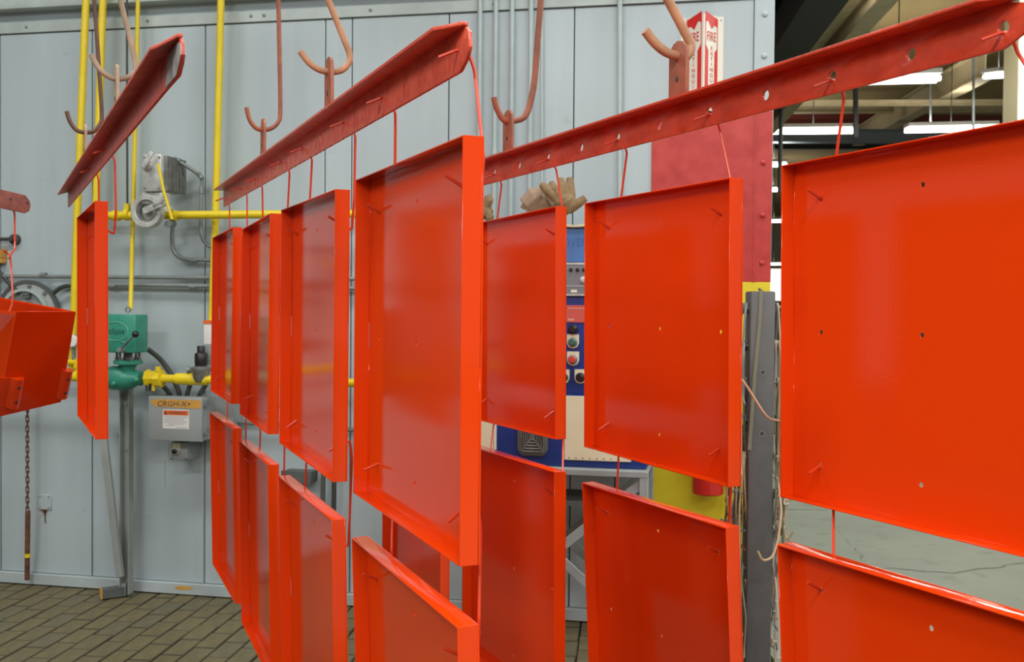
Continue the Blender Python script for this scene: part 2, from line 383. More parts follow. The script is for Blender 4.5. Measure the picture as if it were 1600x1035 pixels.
def along(p): return tuple(Vector(p) + GD * 5), tuple(Vector(p) - GD * 4)
ibeam(*along((2.318, 9.0, 3.933)), .30, .55, GIRDD, 'dark girder beside the booth corner')
dp, dq = along((2.396, 9.0, 3.826)); d_ = MB(); d_.cyl(dp, dq, .045, 12); single(d_, 'duct', DUCT, WORLD, dp, kind='structure', label='bright galvanised duct running along the roof')
sbar('roof_girder', *along((2.734, 9.4, 3.988)), .20, .06, GIRD, 'flat tan girder between the duct and the olive girder')
ibeam(*along((2.887, 9.0, 3.954)), .15, .26, GIRD, 'olive girder with a bright lower edge above the holed beam')
ibeam((7.785, 24.0, 5.411), (6.213, 14.0, 4.762), .22, .36, GIRD, 'long tan girder above the far lamps')
ibeam((5.234, 23.0, 5.602), (11.617, 23.0, 5.712), .16, .2, PIPER, 'dark red cross pipe under the roof')
ibeam((4.328, 19.0, 4.614), (7.654, 19.0, 4.62), .2, .22, BLUEG, 'blue-grey cross beam below the far lamps')
for i, (y, pz) in enumerate(((16, 162), (20, 170), (27, 228), (33, 250))):
    ibeam((3.638, 16.0, 4.603) if i == 0 else ((4.548, 20.0, 5.283) if i == 1 else ((6.154, 27.0, 5.666) if i == 2 else (7.527, 33.0, 6.155))),
          (8.077, 16.0, 4.661) if i == 0 else ((10.098, 20.0, 5.355) if i == 1 else ((13.651, 27.0, 5.763) if i == 2 else (16.693, 33.0, 6.274))), .06 if i == 0 else .12, .07 if i == 0 else .16, GIRD if i < 2 else GIRDD, 'cross purlin of the hall roof, %s from the booth' % ['nearest', 'second', 'third', 'farthest'][i])
for i, (a, b, r, m) in enumerate((((3.844, 12.0, 5.145), (3.871, 12.0, 3.455), .03, GIRDD), ((3.89, 11.6, 5.025), (3.829, 11.6, 4.47), .04, GIRDD), ((5.873, 15.0, 5.348), (5.896, 15.0, 4.043), .014, CONDUIT), ((6.047, 14.0, 5.097), (6.069, 14.0, 3.879), .018, CONDUIT), ((3.024, 12.0, 3.916), (3.018, 12.0, 2.834), .025, GIRDD), ((2.68, 10.0, 4.533), (2.66, 10.0, 3.815), .02, GIRDD))):
    b_ = MB(); b_.cyl(a, b, r, 8)
    single(b_, 'drop_rod', m, WORLD, a, kind='structure', label='hanger rod dropping from the roof')
cb = MB(); a = Vector((4.268, 9.0, 3.492)); cb.box(a.x, a.x + .4, 9.0, 9.26, 0, 5.75)
cb2 = single(cb, 'column', COLT, WORLD, (a.x, 9, 0), kind='structure', label='tan steel column in the hall', smooth=0)
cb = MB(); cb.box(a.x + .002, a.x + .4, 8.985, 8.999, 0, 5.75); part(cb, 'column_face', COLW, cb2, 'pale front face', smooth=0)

def ceiling_light(x0, y0, z0, x1, y1, z1, label, group=None):
    """fluorescent batten between two points"""
    p, q = Vector((x0, y0, z0)), Vector((x1, y1, z1)); c = (p + q) / 2
    t = thing('ceiling_light', label, 'lamp', WORLD, (c.x, c.y, c.z), group)
    d = (q - p).normalized(); sd_ = d.cross(Vector((0, 0, 1))).normalized()
    h = MB(); h.bar(p + Vector((0, 0, .07)), q + Vector((0, 0, .07)), .22, .05); part(h, 'housing', HOUSE, t, smooth=0)
    for k in (-1, 1):
        u = MB(); u.cyl(p + sd_ * (.055 * k), q + sd_ * (.055 * k), .028, 8); part(u, 'tube', LIGHTM, t)
    rr = MB(); rr.cyl(c + Vector((0, 0, .09)), Vector((c.x, c.y, 5.75)), .006, 6); part(rr, 'hanger', GIRDD, t)
    for zz, fl, en in ((-.04, 0, 26), (.11, PI, 14)):      # light thrown down, plus an uplight added only to brighten the roof deck
        l_ = bpy.data.lights.new('fluorescent_light', 'AREA'); l_.shape = 'RECTANGLE'; l_.size = (q - p).length; l_.size_y = .2; l_.energy = en; l_.color = (1, .97, .88)
        lo_ = bpy.data.objects.new('fluorescent_light', l_); COL.objects.link(lo_); lo_.location = c + Vector((0, 0, zz)); lo_.rotation_euler = (fl, 0, 0)
ceiling_light(*(3.66, 15.0, 4.015), *(4.81, 15.0, 4.034), 'lit fluorescent batten just beyond the booth corner')
ceiling_light(*(5.552, 15.0, 4.049), *(6.819, 15.0, 4.087), 'lit fluorescent batten above the panel nearest the camera')
ceiling_light(*(3.559, 11.0, 3.874), *(4.394, 11.0, 3.901), 'highest lit fluorescent batten, partly behind the holed beam')
ceiling_light(*(5.819, 13.0, 4.382), *(6.271, 13.5, 4.503), 'short lit lamp beside the tan column')
ceiling_light(*(4.45, 19.0, 4.089), *(4.886, 19.0, 4.093), 'small far lamp, topmost in the gap beside the red wall end')
ceiling_light(*(5.16, 22.0, 3.981), *(5.638, 22.0, 3.986), 'second far lamp down in the gap beside the red wall end')
ceiling_light(*(7.048, 30.0, 3.997), *(7.738, 30.0, 4.003), 'third far lamp down in the gap beside the red wall end')
ceiling_light(*(8.479, 36.0, 3.04), *(9.307, 36.0, 3.047), 'lowest far lamp in the gap beside the red wall end')
bd_ = MB(); q = Vector((9.457, 38.0, 3.015)); bd_.box(q.x - .6, q.x + .9, 38, 38.2, 1.819, 2.969); single(bd_, 'window_1', mat('bright_far_window', (0.95, 0.93, 0.8), 0.5, emit=1.1), WORLD, (q.x, 38, 1.9), kind='structure', label='bright far opening beside the red wall end', smooth=0)
for i, (lx, ly) in enumerate(LAMPS):
    t = props(thing('ceiling_light', 'fluorescent fixture of the hall roof, outside the picture', None, WORLD, (lx, ly, LAMP_Z)), kind='structure')
    h = MB(); h.box(lx - 1.22, lx + 1.22, ly - .17, ly + .17, LAMP_Z - .03, LAMP_Z + .06); part(h, 'housing', HOUSE, t, smooth=0)
    rr = MB(); rr.cyl((lx, ly, LAMP_Z + .06), (lx, ly, 5.75), .01, 6); part(rr, 'hanger', CONDUIT, t)

# ================================================================== EQUIPMENT ON THE BOOTH WALL
def pipe(name, path, r, m, label, cat='pipe', n=12, bands=(), brm=None, group=None):
    if path[0][2] > 3.0:      # runs on up to the roof
        p0, p1 = Vector(path[0]), Vector(path[1]); path = [p0 + (p0 - p1) * ((5.74 - p0.z) / (p0.z - p1.z))] + list(path)
    b = MB(); b.tube(path, r, n)
    o = single(b, name, m, WALL, path[0], label, cat, group)
    for p, d in bands:
        k = MB(); k.cyl(Vector(p) - Vector(d) * .018, Vector(p) + Vector(d) * .018, r * 1.28, n); part(k, 'coupling', brm or m, o)
    return o
pipe('gas_pipe', [(-2.166, -0.16, 3.224), (-2.227, -0.16, 1.92), (-2.253, -0.16, 1.22), (-2.257, -0.16, 1.122)], .0185, YEL, 'yellow gas pipe, leftmost of the four standing pipes', bands=[((-2.25, -0.16, 1.286), (0, 0, 1))])
pipe('gas_pipe', fillet([(-2.092, -0.13, 3.229), (-2.139, -0.13, 1.997), (-2.126, -0.15, 1.946), (-2.062, -0.16, 1.945)], .06), .0185, YEL, 'yellow gas pipe dropping behind the upper tray of the grey-ended beam')
pipe('gas_pipe', [(-1.936, -0.07, 3.24), (-1.967, -0.07, 1.975), (-1.927, -0.16, 1.471)], .0115, YEL, 'thin yellow gas pipe running down to the green valve box')
pipe('gas_pipe', [(-1.47, -0.09, 3.207), (-1.501, -0.09, 1.937), (-1.52, -0.09, 1.407)], .0185, YEL, 'yellow gas pipe, standing beside the left end of the dripped beam')
pipe('gas_pipe', [(-2.102, -0.16, 1.945), (-0.596, -0.16, 1.942)], .0205, YEL, 'level yellow gas pipe at the damper motor', bands=[((-2.005, -0.16, 1.944), (1, 0, 0)), ((-1.689, -0.16, 1.942), (1, 0, 0)), ((-1.892, -0.16, 1.943), (1, 0, 0))])
gl = pipe('gas_pipe', [(-4.293, -0.2, 1.185), (-2.058, -0.2, 1.129)], .021, YEL, 'level yellow gas line entering the green valve behind the trays', bands=[((-2.205, -0.2, 1.132), (1, 0, 0)), ((-2.129, -0.2, 1.131), (1, 0, 0))])
# yellow run with union and fittings right of the green valve
ul = Vector((-1.815, -0.2, 1.131)); ur = Vector((-0.578, -0.2, 1.131)); ud = (ur - ul).normalized()
gb = MB(); gb.cyl(ul, ur, .021, 14); gp = single(gb, 'gas_pipe', YEL, WALL, ul, 'yellow gas line with union and fittings right of the green valve', 'pipe')
k = MB(); k.rings(ul, ud, [(.036, 0), (.044, .004), (.044, .018), (.034, .022), (.034, .05), (.046, .052), (.046, .085), (.03, .09)], 8); part(k, 'union_nut', YEL, gp)
k = MB(); k.rings(ul + ud * .16, ud, [(.027, 0), (.029, .01), (.029, .16), (.026, .17)], 14); part(k, 'coupling', YEL, gp)
k = MB(); k.rings(ul + ud * .235, ud, [(.031, 0), (.031, .02)], 14); part(k, 'collar', YEL, gp)
k = MB(); k.cyl(ul + Vector((.075, -.02, .035)), ul + Vector((.075, -.02, .06)), .014, 8); part(k, 'plug', YEL, gp)
k = MB(); k.cyl(ul + Vector((.05, -.02, -.03)), ul + Vector((.05, -.02, -.06)), .008, 8); part(k, 'plug', YEL, gp)

# small valves and gauge at the far left
g0 = Vector((-2.219, -0.2, 1.31))
g = thing('pressure_gauge', 'small round pressure gauge between the tilted box and the upper tray', 'gauge', WALL, g0)
k = MB(); k.rings(g0, (.25, -1, 0), [(.03, 0), (.033, .004), (.033, .028), (.029, .03)], 18); part(k, 'case', ALU, g)
k = MB(); k.rings(g0 + Vector((.0075, -.03, 0)), (.25, -1, 0), [(.027, 0), (.027, .002)], 18); part(k, 'dial', WHITE, g)
k = MB(); k.bar(g0 + Vector((.0085, -.0335, 0)), g0 + Vector((-.008, -.0335, .017)), .003, .002, (0, 1, 0)); part(k, 'needle', INK, g)
k = MB(); k.cyl(g0 + Vector((0, 0, -.03)), g0 + Vector((0, 0, -.11)), .009, 8); part(k, 'stem', CONDUIT, g)
v0 = Vector((-2.226, -0.2, 1.203))
k = MB(); k.cyl(v0 + Vector((-.05, 0, 0)), v0 + Vector((.03, 0, 0)), .014, 10); k.cyl(v0 + Vector((.03, 0, -.06)), v0 + Vector((.03, 0, .02)), .014, 10); k.rings(v0 + Vector((.03, 0, -.03)), (0, 0, 1), [(.02, 0), (.02, .02)], 6)
single(k, 'valve_fitting', YEL, WALL, v0, 'small yellow elbow fitting on the gas line under the gauge', 'fitting')
# cable tray conduits
pipe('conduit', [(-4.802, -0.05, 1.648), (-0.307, -0.05, 1.631)], .0105, CONDUIT, 'upper of two level grey conduits across the wall', bands=[((-2.495, -0.05, 1.647), (1, 0, 0)), ((-1.492, -0.05, 1.64), (1, 0, 0))])
pipe('conduit', [(-2.346, -0.05, 1.601), (-0.307, -0.05, 1.582)], .0105, CONDUIT, 'lower of two level grey conduits across the wall', bands=[((-2.095, -0.05, 1.592), (1, 0, 0)), ((-1.643, -0.05, 1.591), (1, 0, 0))])
pipe('conduit', fillet([(-1.752, -0.06, 1.925), (-1.758, -0.06, 1.73), (-1.229, -0.06, 1.717)], .12), .011, CONDUIT, 'grey conduit bending from the damper motor to the right', bands=[((-1.635, -0.06, 1.723), (1, 0, 0))])
pipe('conduit', fillet([(-1.593, -0.06, 2.095), (-1.6, -0.06, 1.785), (-1.229, -0.06, 1.774)], .11), .0105, CONDUIT, 'grey conduit bending down beside the yellow standing pipe', bands=[((-1.593, -0.06, 2.079), (0, 0, 1))])
pipe('flexible_conduit', fillet([(-1.709, -0.15, 2.226), (-1.668, -0.13, 2.209), (-1.6, -0.08, 2.157), (-1.59, -0.06, 2.133), (-1.593, -0.06, 2.082)], .05), .0095, CONDUIT, 'short flexible conduit from the damper motor top to a wall conduit', bands=[((-1.683, -0.14, 2.221), (.9, 0, -.3)), ((-1.595, -0.07, 2.148), (.6, 0, -.7))])
pipe('hanger_rod', [(-1.961, -0.14, 3.219), (-1.945, -0.16, 1.992)], .0055, DARK, 'thin dark rod hanging down to the level yellow pipe', 'rod')
k = MB(); a = Vector((-1.945, -0.16, 1.973)); k.annulus(a + Vector((-.012, 0, -.025)), (1, 0, 0), .021, .029, .024, 16); k.box(a.x - .012, a.x + .012, a.y - .012, a.y + .012, a.z - .01, a.z + .03)
single(k, 'pipe_hanger', YEL, WALL, a, 'yellow clamp holding the level pipe on the thin dark rod', 'clamp')
for x0, lb in ((750, 'first'), (775, 'second'), (800, 'third'), (830, 'fourth'), (845, 'fifth'), (967, 'sixth')):
    p0 = {750: (-0.164, -0.03, 3.154), 775: (-0.086, -0.03, 3.15), 800: (-0.007, -0.03, 3.146), 830: (0.085, -0.03, 3.14), 845: (0.133, -0.03, 3.138), 967: (0.504, -0.03, 3.117)}[x0]
    p1 = {750: (-0.163, -0.03, 1.685), 775: (-0.089, -0.03, 1.685), 800: (-0.006, -0.03, 1.685), 830: (0.084, -0.03, 1.685), 845: (0.149, -0.03, 1.685), 967: (0.518, -0.03, 1.685)}[x0]
    pipe('wall_conduit', [p0, p1], .012 if x0 != 845 else .007, CONDP, 'upright wall-coloured conduit, %s counted from the dripped beam end' % lb, bands=[(Vector(p0).lerp(Vector(p1), .62), (0, 0, 1))] if x0 in (750, 775) else [])

# round duct flange at the far left
f0 = Vector((-2.593, -0.03, 1.435))
fl = thing('duct_flange', 'round bolted grey duct flange on the wall above the tilted box', 'flange', WALL, f0)
k = MB(); k.rings(f0, (0, -1, 0), [(.172, 0), (.172, .012), (.168, .015)], 40); part(k, 'plate', BOXG, fl)
k = MB(); k.annulus(f0 + Vector((0, -.015, 0)), (0, -1, 0), .127, .141, .035, 40); part(k, 'ring', WALLT, fl)
k = MB(); k.annulus(f0 + Vector((0, .001, 0)), (0, -1, 0), .170, .186, .022, 40); part(k, 'rim', STRUTD, fl)
for i in range(10):
    a = 2 * PI * (i + .35) / 10; q = f0 + Vector((math.cos(a) * .156, -.015, math.sin(a) * .156))
    k = MB(); k.rings(q, (0, -1, 0), [(.011, 0), (.011, .01), (.005, .011), (.005, .018)], 6); part(k, 'bolt', CONDUIT, fl)
k = MB(); q = Vector((-2.586, -0.05, 1.546)); k.box(q.x - .018, q.x + .018, -.07, -.04, q.z - .02, q.z + .02); k.cyl((q.x - .008, -.07, q.z), (q.x - .008, -.085, q.z), .006, 8); k.cyl((q.x + .01, -.07, q.z), (q.x + .01, -.085, q.z), .006, 8); part(k, 'latch', CONDUIT, fl)
pipe('cable', fillet([(-2.906, -0.05, 1.748), (-2.745, -0.05, 1.653), (-2.684, -0.05, 1.589), (-2.639, -0.05, 1.552)], .1), .0115, DARK, 'dark cable sagging to the duct flange from the upper conduit', 'cable')
pipe('cable', fillet([(-2.435, -0.05, 1.554), (-2.394, -0.05, 1.584), (-2.346, -0.05, 1.594), (-2.227, -0.05, 1.591)], .1), .0115, DARK, 'dark cable curling from the duct flange to the lower conduit', 'cable')
k = MB(); q = Vector((-2.691, -0.02, 1.837)); k.cyl(q + Vector((-.2, -.02, 0)), q + Vector((-.01, -.02, 0)), .0095, 8); k.rings(q, (0, -1, 0), [(.028, -.02), (.028, .004), (.012, .01), (.012, .03)], 16)
single(k, 'wall_rod', DARK, WALL, q, 'dark rod ending in a round wall plate above the hooked wire', 'rod')
k = MB(); q = Vector((-2.764, -0.04, 1.755)); k.box(q.x - .05, q.x + .018, -.06, 0, q.z - .018, q.z + .028); k.box(q.x - .03, q.x + .016, -.05, 0, q.z - .045, q.z - .018)
single(k, 'brass_fitting', TAPE, WALL, q, 'small brass-coloured fitting cut by the frame edge', 'fitting', bevel=.003)

# damper motor with butterfly valve
d0 = Vector((-1.835, -0.1, 2.068))
dm = thing('damper_motor', 'cast aluminium damper motor with round valve on the level yellow pipe', 'motor', WALL, d0)
fa, fb = Vector((-1.795, -0.27, 2.233)), Vector((-1.696, -0.27, 2.051))
k = MB(); k.box(fa.x, fb.x, -.27, -.10, fb.z, fa.z); part(k, 'case', ALU, dm, bevel=.006)
k = MB(); k.box(fb.x + .001, fb.x + .018, -.245, -.06, fb.z + .006, fa.z - .006)
for i in range(5): k.box(fb.x + .018, fb.x + .022, -.23 + i * .034, -.215 + i * .034, fb.z + .012, fa.z - .012)
part(k, 'ribbed_cover', ALUD, dm, 'dark ribbed side cover', smooth=0)
q = Vector((-1.768, -0.27, 2.179)); k = MB(); k.rings(q, (0, -1, 0), [(.027, 0), (.027, .012), (.02, .018), (.012, .02), (.012, .03)], 16); part(k, 'shaft_boss', ALU, dm)
k = MB(); k.bar(q + Vector((-.005, -.036, -.015)), q + Vector((.045, -.036, .06)), .026, .012, (0, 1, 0)); part(k, 'crank_arm', ALU, dm, bevel=.003)
for c in ((227, 247), (248, 246), (226, 293), (249, 294)):
    q2 = {227: (-1.785, -0.27, 2.217), 248: (-1.706, -0.27, 2.216), 226: (-1.785, -0.27, 2.067), 249: (-1.706, -0.27, 2.066)}[c[0]]
    k = MB(); k.rings(q2, (0, -1, 0), [(.006, 0), (.006, .005)], 8); part(k, 'screw', CONDUIT, dm)
k = MB(); q3 = Vector((-1.752, -0.25, 2.022)); k.box(q3.x - .062, q3.x + .062, -.25, -.19, q3.z - .03, q3.z + .028); part(k, 'bracket', ALU, dm, bevel=.004)
wv = Vector((-1.783, -0.22, 1.956))
k = MB(); k.annulus(wv, (0, -1, 0), .055, .082, .045, 32); part(k, 'valve_ring', ALU, dm, 'pale outer ring', bevel=.003, seg=1)
k = MB(); k.annulus(wv + Vector((0, .003, 0)), (0, -1, 0), .043, .056, .03, 28); part(k, 'inner_ring', ALUD, dm)
k = MB(); k.rings(wv + Vector((0, .02, 0)), (0, -1, 0), [(.05, 0), (.05, .018), (.04, .03), (.02, .034), (.018, .06), (.012, .064)], 24); part(k, 'hub', ALU, dm)
q = wv + Vector((0, -.058, 0)); a2 = Vector((-1.661, -0.29, 1.995))
k = MB(); k.bar(q + Vector((-.004, 0, -.003)), q.lerp(a2, .42), .032, .012, (0, 1, 0)); dd = (a2 - q).normalized(); sdv = dd.cross(Vector((0, 1, 0))).normalized() * .010
k.bar(q.lerp(a2, .42) + sdv, a2 + sdv, .010, .012, (0, 1, 0)); k.bar(q.lerp(a2, .42) - sdv, a2 - sdv, .010, .012, (0, 1, 0)); k.bar(q.lerp(a2, .92), a2 + dd * .01, .03, .012, (0, 1, 0))
part(k, 'slotted_arm', ALU, dm, bevel=.002, seg=1)
k = MB(); k.tube([(-1.687, -0.315, 2.178), (-1.659, -0.31, 2.043), (-1.621, -0.3, 1.911)], .0075, 8); part(k, 'link_rod', YEL, dm, 'yellow link rod')
k = MB(); k.rings(Vector((-1.654, -0.26, 1.964)), (.2, -1, 0), [(.016, 0), (.016, .04)], 8); k.rings(Vector((-1.681, -0.26, 2.03)), (.2, -1, 0), [(.012, 0), (.012, .05)], 8); part(k, 'pivot', ALU, dm)
k = MB(); k.cyl((-1.701, -0.2, 1.897), (-1.715, -0.12, 1.904), .018, 10); part(k, 'elbow', CONDUIT, dm)

# green safety shut-off valve
e0 = Vector((-1.917, -0.2, 1.132))
ev = thing('shutoff_valve', 'green gas shut-off valve with lettered box and black lever knob', 'valve', WALL, e0)
ga, gb2 = Vector((-2.029, -0.3, 1.448)), Vector((-1.814, -0.3, 1.26))
k = MB(); k.box(ga.x, gb2.x, -.30, -.185, gb2.z, ga.z); part(k, 'box', GREEN, ev, bevel=.008)
lc = Vector((-1.925, -0.3, 1.365))
k = MB(); n_ = 40
rr = []
for i in range(n_ + 1): rr.append(lc + Vector((math.cos(2 * PI * i / n_) * .069, -.001, math.sin(2 * PI * i / n_) * .046)))
k.tube(rr, .0025, 6, cap=False); part(k, 'oval_border', GREENL, ev)
lettering('Eclipse', .044, GREEND, ev, lc + Vector((0, -.0015, 0)), sx=.86)
k = MB(); k.tube(fillet([(-1.903, -0.302, 1.305), (-1.889, -0.302, 1.318), (-1.868, -0.302, 1.309)], .02), .002, 5); part(k, 'lever_scale', GREENL, ev)
k = MB(); la, lb2 = Vector((-1.882, -0.325, 1.275)), Vector((-1.782, -0.36, 1.352)); k.rings(la + Vector((0, .03, 0)), (0, -1, 0), [(.014, 0), (.014, .03), (.011, .045)], 10); part(k, 'lever_hub', CONDUIT, ev)
k = MB(); k.cyl(la, lb2, .005, 8); part(k, 'lever', ALUD, ev)
k = MB(); k.rings(lb2 - (lb2 - la).normalized() * .012, lb2 - la, [(.006, 0), (.014, .006), (.017, .016), (.014, .026), (.006, .032)], 14); part(k, 'knob', BLACK, ev)
k = MB(); q = Vector((-1.917, -0.2, 1.471)); k.annulus(q + Vector((0, .004, 0)), (0, -1, 0), .010, .016, .008, 14); part(k, 'lifting_eye', CONDUIT, ev)
vc = Vector((-1.934, -0.2, 1.125))
k = MB(); q = Vector((-1.91, -0.21, 1.181)); k.rings(q + Vector((0, 0, -.03)), (0, 0, 1), [(.03, 0), (.032, .025), (.045, .045), (.07, .05), (.07, .066), (.06, .07)], 24); part(k, 'bonnet_flange', GREEN, ev)
for i in range(6):
    a = i * PI / 3 + .3; k = MB(); k.rings(q + Vector((math.cos(a) * .054, math.sin(a) * .054, .04)), (0, 0, 1), [(.01, 0), (.01, .012), (.006, .013), (.006, .045)], 6); part(k, 'bolt', ALUD, ev)
k = MB(); k.rings(q + Vector((0, 0, .042)), (0, 0, 1), [(.022, 0), (.022, .05)], 14); part(k, 'stem', ALUD, ev)
k = MB(); k.rings(Vector((-2.094, -0.2, 1.128)), (1, 0, 0), [(.03, 0), (.034, .02), (.05, .05), (.062, .10), (.062, .16), (.050, .205), (.036, .225), (.036, .25)], 22); part(k, 'body', GREEN, ev)
for x in ((-1.957, -0.27, 1.104), (-1.836, -0.27, 1.126)):
    k = MB(); k.rings(Vector(x) + Vector((0, .02, 0)), (0, -1, 0), [(.012, 0), (.012, .018), (.006, .024)], 10); part(k, 'boss', GREEN, ev)
k = MB(); q = Vector((-1.801, -0.2, 1.109)); k.cyl(q, q + Vector((0, -.01, -.04)), .013, 8); part(k, 'drain_cock', BLACK, ev)
# regulator and white box between the green valve and the trays
r0 = Vector((-1.521, -0.2, 1.147))
rg = thing('gas_regulator', 'black cylinder-topped gas regulator standing on the yellow line', 'regulator', WALL, r0)
k = MB(); k.rings(r0 + Vector((0, 0, -.03)), (0, 0, 1), [(.03, 0), (.04, .02), (.042, .05), (.05, .06), (.05, .072), (.036, .08)], 18); part(k, 'body', ALUD, rg)
k = MB(); k.rings(r0 + Vector((0, 0, .05)), (0, 0, 1), [(.029, 0), (.031, .02), (.031, .058), (.027, .064)], 18); part(k, 'bonnet', BLACK, rg)
k = MB(); k.rings(r0 + Vector((0, 0, .114)), (0, 0, 1), [(.019, 0), (.019, .032), (.016, .036)], 16); part(k, 'cap', BLACK, rg)
k = MB(); k.rings(r0 + Vector((-.04, 0, .03)), (-1, -.3, 0), [(.014, 0), (.014, .016), (.018, .018), (.018, .03)], 8); part(k, 'plug', CONDUIT, rg)
q = Vector((-1.494, -0.1, 1.315)); k = MB(); k.box(q.x - .035, q.x + .05, -.16, 0, q.z - .115, q.z + .105)
sb = single(k, 'switch_box', WHITE, WALL, q, 'narrow white switch box partly hidden by the leftmost upper tray', 'box', bevel=.004)
k = MB(); k.box(q.x - .036, q.x + .051, -.163, -.158, q.z + .09, q.z + .108); part(k, 'red_band', ORANGE, sb)
k = MB(); k.box(q.x - .034, q.x + .049, -.163, -.158, q.z - .11, q.z - .01); part(k, 'grey_door', BOXG, sb)

# grey enclosure with warning label
ba, bb2 = Vector((-1.777, -0.24, 1.043)), Vector((-1.496, -0.24, 0.83))
bx = thing('junction_box', 'grey electrical box with warning label and orange tape under the gas line', 'box', WALL, (ba.x, -.1, bb2.z))
k = MB(); k.box(ba.x, bb2.x, -.22, -.10, bb2.z, ba.z); part(k, 'body', BOXG, bx, bevel=.004)
k = MB(); k.box(ba.x - .004, bb2.x + .002, -.24, -.222, bb2.z - .003, ba.z + .003); part(k, 'door', BOXG, bx, bevel=.004)
k = MB()
for dz in (.035, .17): k.box(bb2.x + .001, bb2.x + .022, -.232, -.20, bb2.z + dz, bb2.z + dz + .03); k.cyl((bb2.x + .012, -.236, bb2.z + dz + .015), (bb2.x + .012, -.196, bb2.z + dz + .015), .007, 8)
part(k, 'latches', CONDUIT, bx)
k = MB(); k.box(bb2.x - .02, bb2.x + .10, -.10, -.02, bb2.z + .01, ba.z - .01); part(k, 'back_plate', BOXG, bx, smooth=0)
ta, tb = Vector((-1.772, -0.243, 1.03)), Vector((-1.495, -0.243, 0.991))
k = MB(); k.prism([(ta.x, ta.z - .012), (ta.x + .03, tb.z + .004), (tb.x - .004, tb.z - .001), (tb.x - .004, tb.z + .041), (ta.x + .04, ta.z + .002), (ta.x + .012, ta.z - .002)], lambda a, b, t: (a, t, b), -.2405, -.2415); part(k, 'tape_strip', TAPE, bx, smooth=0)
lettering('CRGH-X+', .036, INK, bx, ((ta.x + tb.x) / 2 - .01, -.2418, (ta.z + tb.z) / 2 - .001), sx=1.15, shear=.15)
wa, wb = Vector((-1.703, -0.243, 0.982)), Vector((-1.562, -0.243, 0.888))
k = MB(); k.box(wa.x, wb.x, -.2412, -.2405, wb.z, wa.z); part(k, 'warning_label', WHITE, bx, smooth=0)
k = MB(); k.box(wa.x + .004, wb.x - .004, -.2420, -.2411, wa.z - .027, wa.z - .004); part(k, 'label_header', ORANGE, bx, smooth=0)
lettering('WARNING', .019, INK, bx, ((wa.x + wb.x) / 2 + .008, -.2423, wa.z - .0155), sx=1.0)
k = MB(); k.prism([(wa.x + .008, wa.z - .023), (wa.x + .026, wa.z - .023), (wa.x + .017, wa.z - .007)], lambda a, b, t: (a, t, b), -.2419, -.2424); part(k, 'triangle_mark', INK, bx, smooth=0)
k = MB()
for i, (l, r_) in enumerate(((.02, .98), (.12, .88), (.04, .8), (.04, .92), (.04, .9), (.2, .8), (.08, .45), (.5, .92))):
    zz = wa.z - .034 - i * .0075
    if zz > wb.z + .003: k.box(wa.x + (wb.x - wa.x) * l, wa.x + (wb.x - wa.x) * r_, -.2418, -.2411, zz - .0012, zz + .0012)
pl = part(k, 'print_lines', GREYINK, bx, smooth=0); pl['kind'] = 'stuff'
# push button below it
pa, pb = Vector((-1.708, -0.16, 0.804)), Vector((-1.621, -0.16, 0.72))
pbx = thing('push_button', 'small grey push button box with yellow plate under the warning-label box', 'button', WALL, (pa.x, -.06, pb.z))
k = MB(); k.box(pa.x, pb.x + .004, -.155, -.02, pb.z, pa.z + .006); part(k, 'body', BOXG, pbx, bevel=.006)
k = MB(); q = Vector((-1.677, -0.16, 0.786)); k.box(q.x - .022, q.x + .022, -.158, -.1545, q.z - .018, q.z + .02); part(k, 'yellow_plate', IVORY, pbx, bevel=.002, seg=1)
k = MB(); q = Vector((-1.676, -0.16, 0.766)); k.rings(q + Vector((0, .004, 0)), (.05, -1, 0), [(.019, 0), (.019, .012), (.015, .016)], 20); part(k, 'bezel', ALU, pbx)
k = MB(); k.rings(q + Vector((0, -.01, 0)), (.05, -1, 0), [(.013, 0), (.013, .012), (.010, .014)], 18); part(k, 'button', BLACK, pbx)
k = MB()
for dx in (.004, pb.x - pa.x - .004): k.rings((pa.x + dx, -.155, pb.z + .006), (0, -1, 0), [(.004, 0), (.004, .004)], 8)
part(k, 'screws', INK, pbx)
# hoses behind the box
for i, (pts, lb) in enumerate((([(-1.843, -0.14, 1.272), (-1.799, -0.1, 1.226), (-1.741, -0.09, 1.145), (-1.682, -0.12, 1.061), (-1.662, -0.15, 1.032)], 'black hose arching from the green box down to the grey box'),
        ([(-1.809, -0.1, 1.102), (-1.77, -0.1, 1.077), (-1.72, -0.14, 1.043)], 'short black hose under the yellow union'), ([(-1.629, -0.1, 1.106), (-1.643, -0.1, 1.067), (-1.629, -0.14, 1.038)], 'short black hose right under the yellow coupling'),
        ([(-1.546, -0.08, 1.113), (-1.572, -0.09, 1.068), (-1.568, -0.13, 1.039)], 'short black hose nearest the white switch box'))):
    pipe('hose', fillet(pts, .06), .0125, DARK, lb, 'hose')
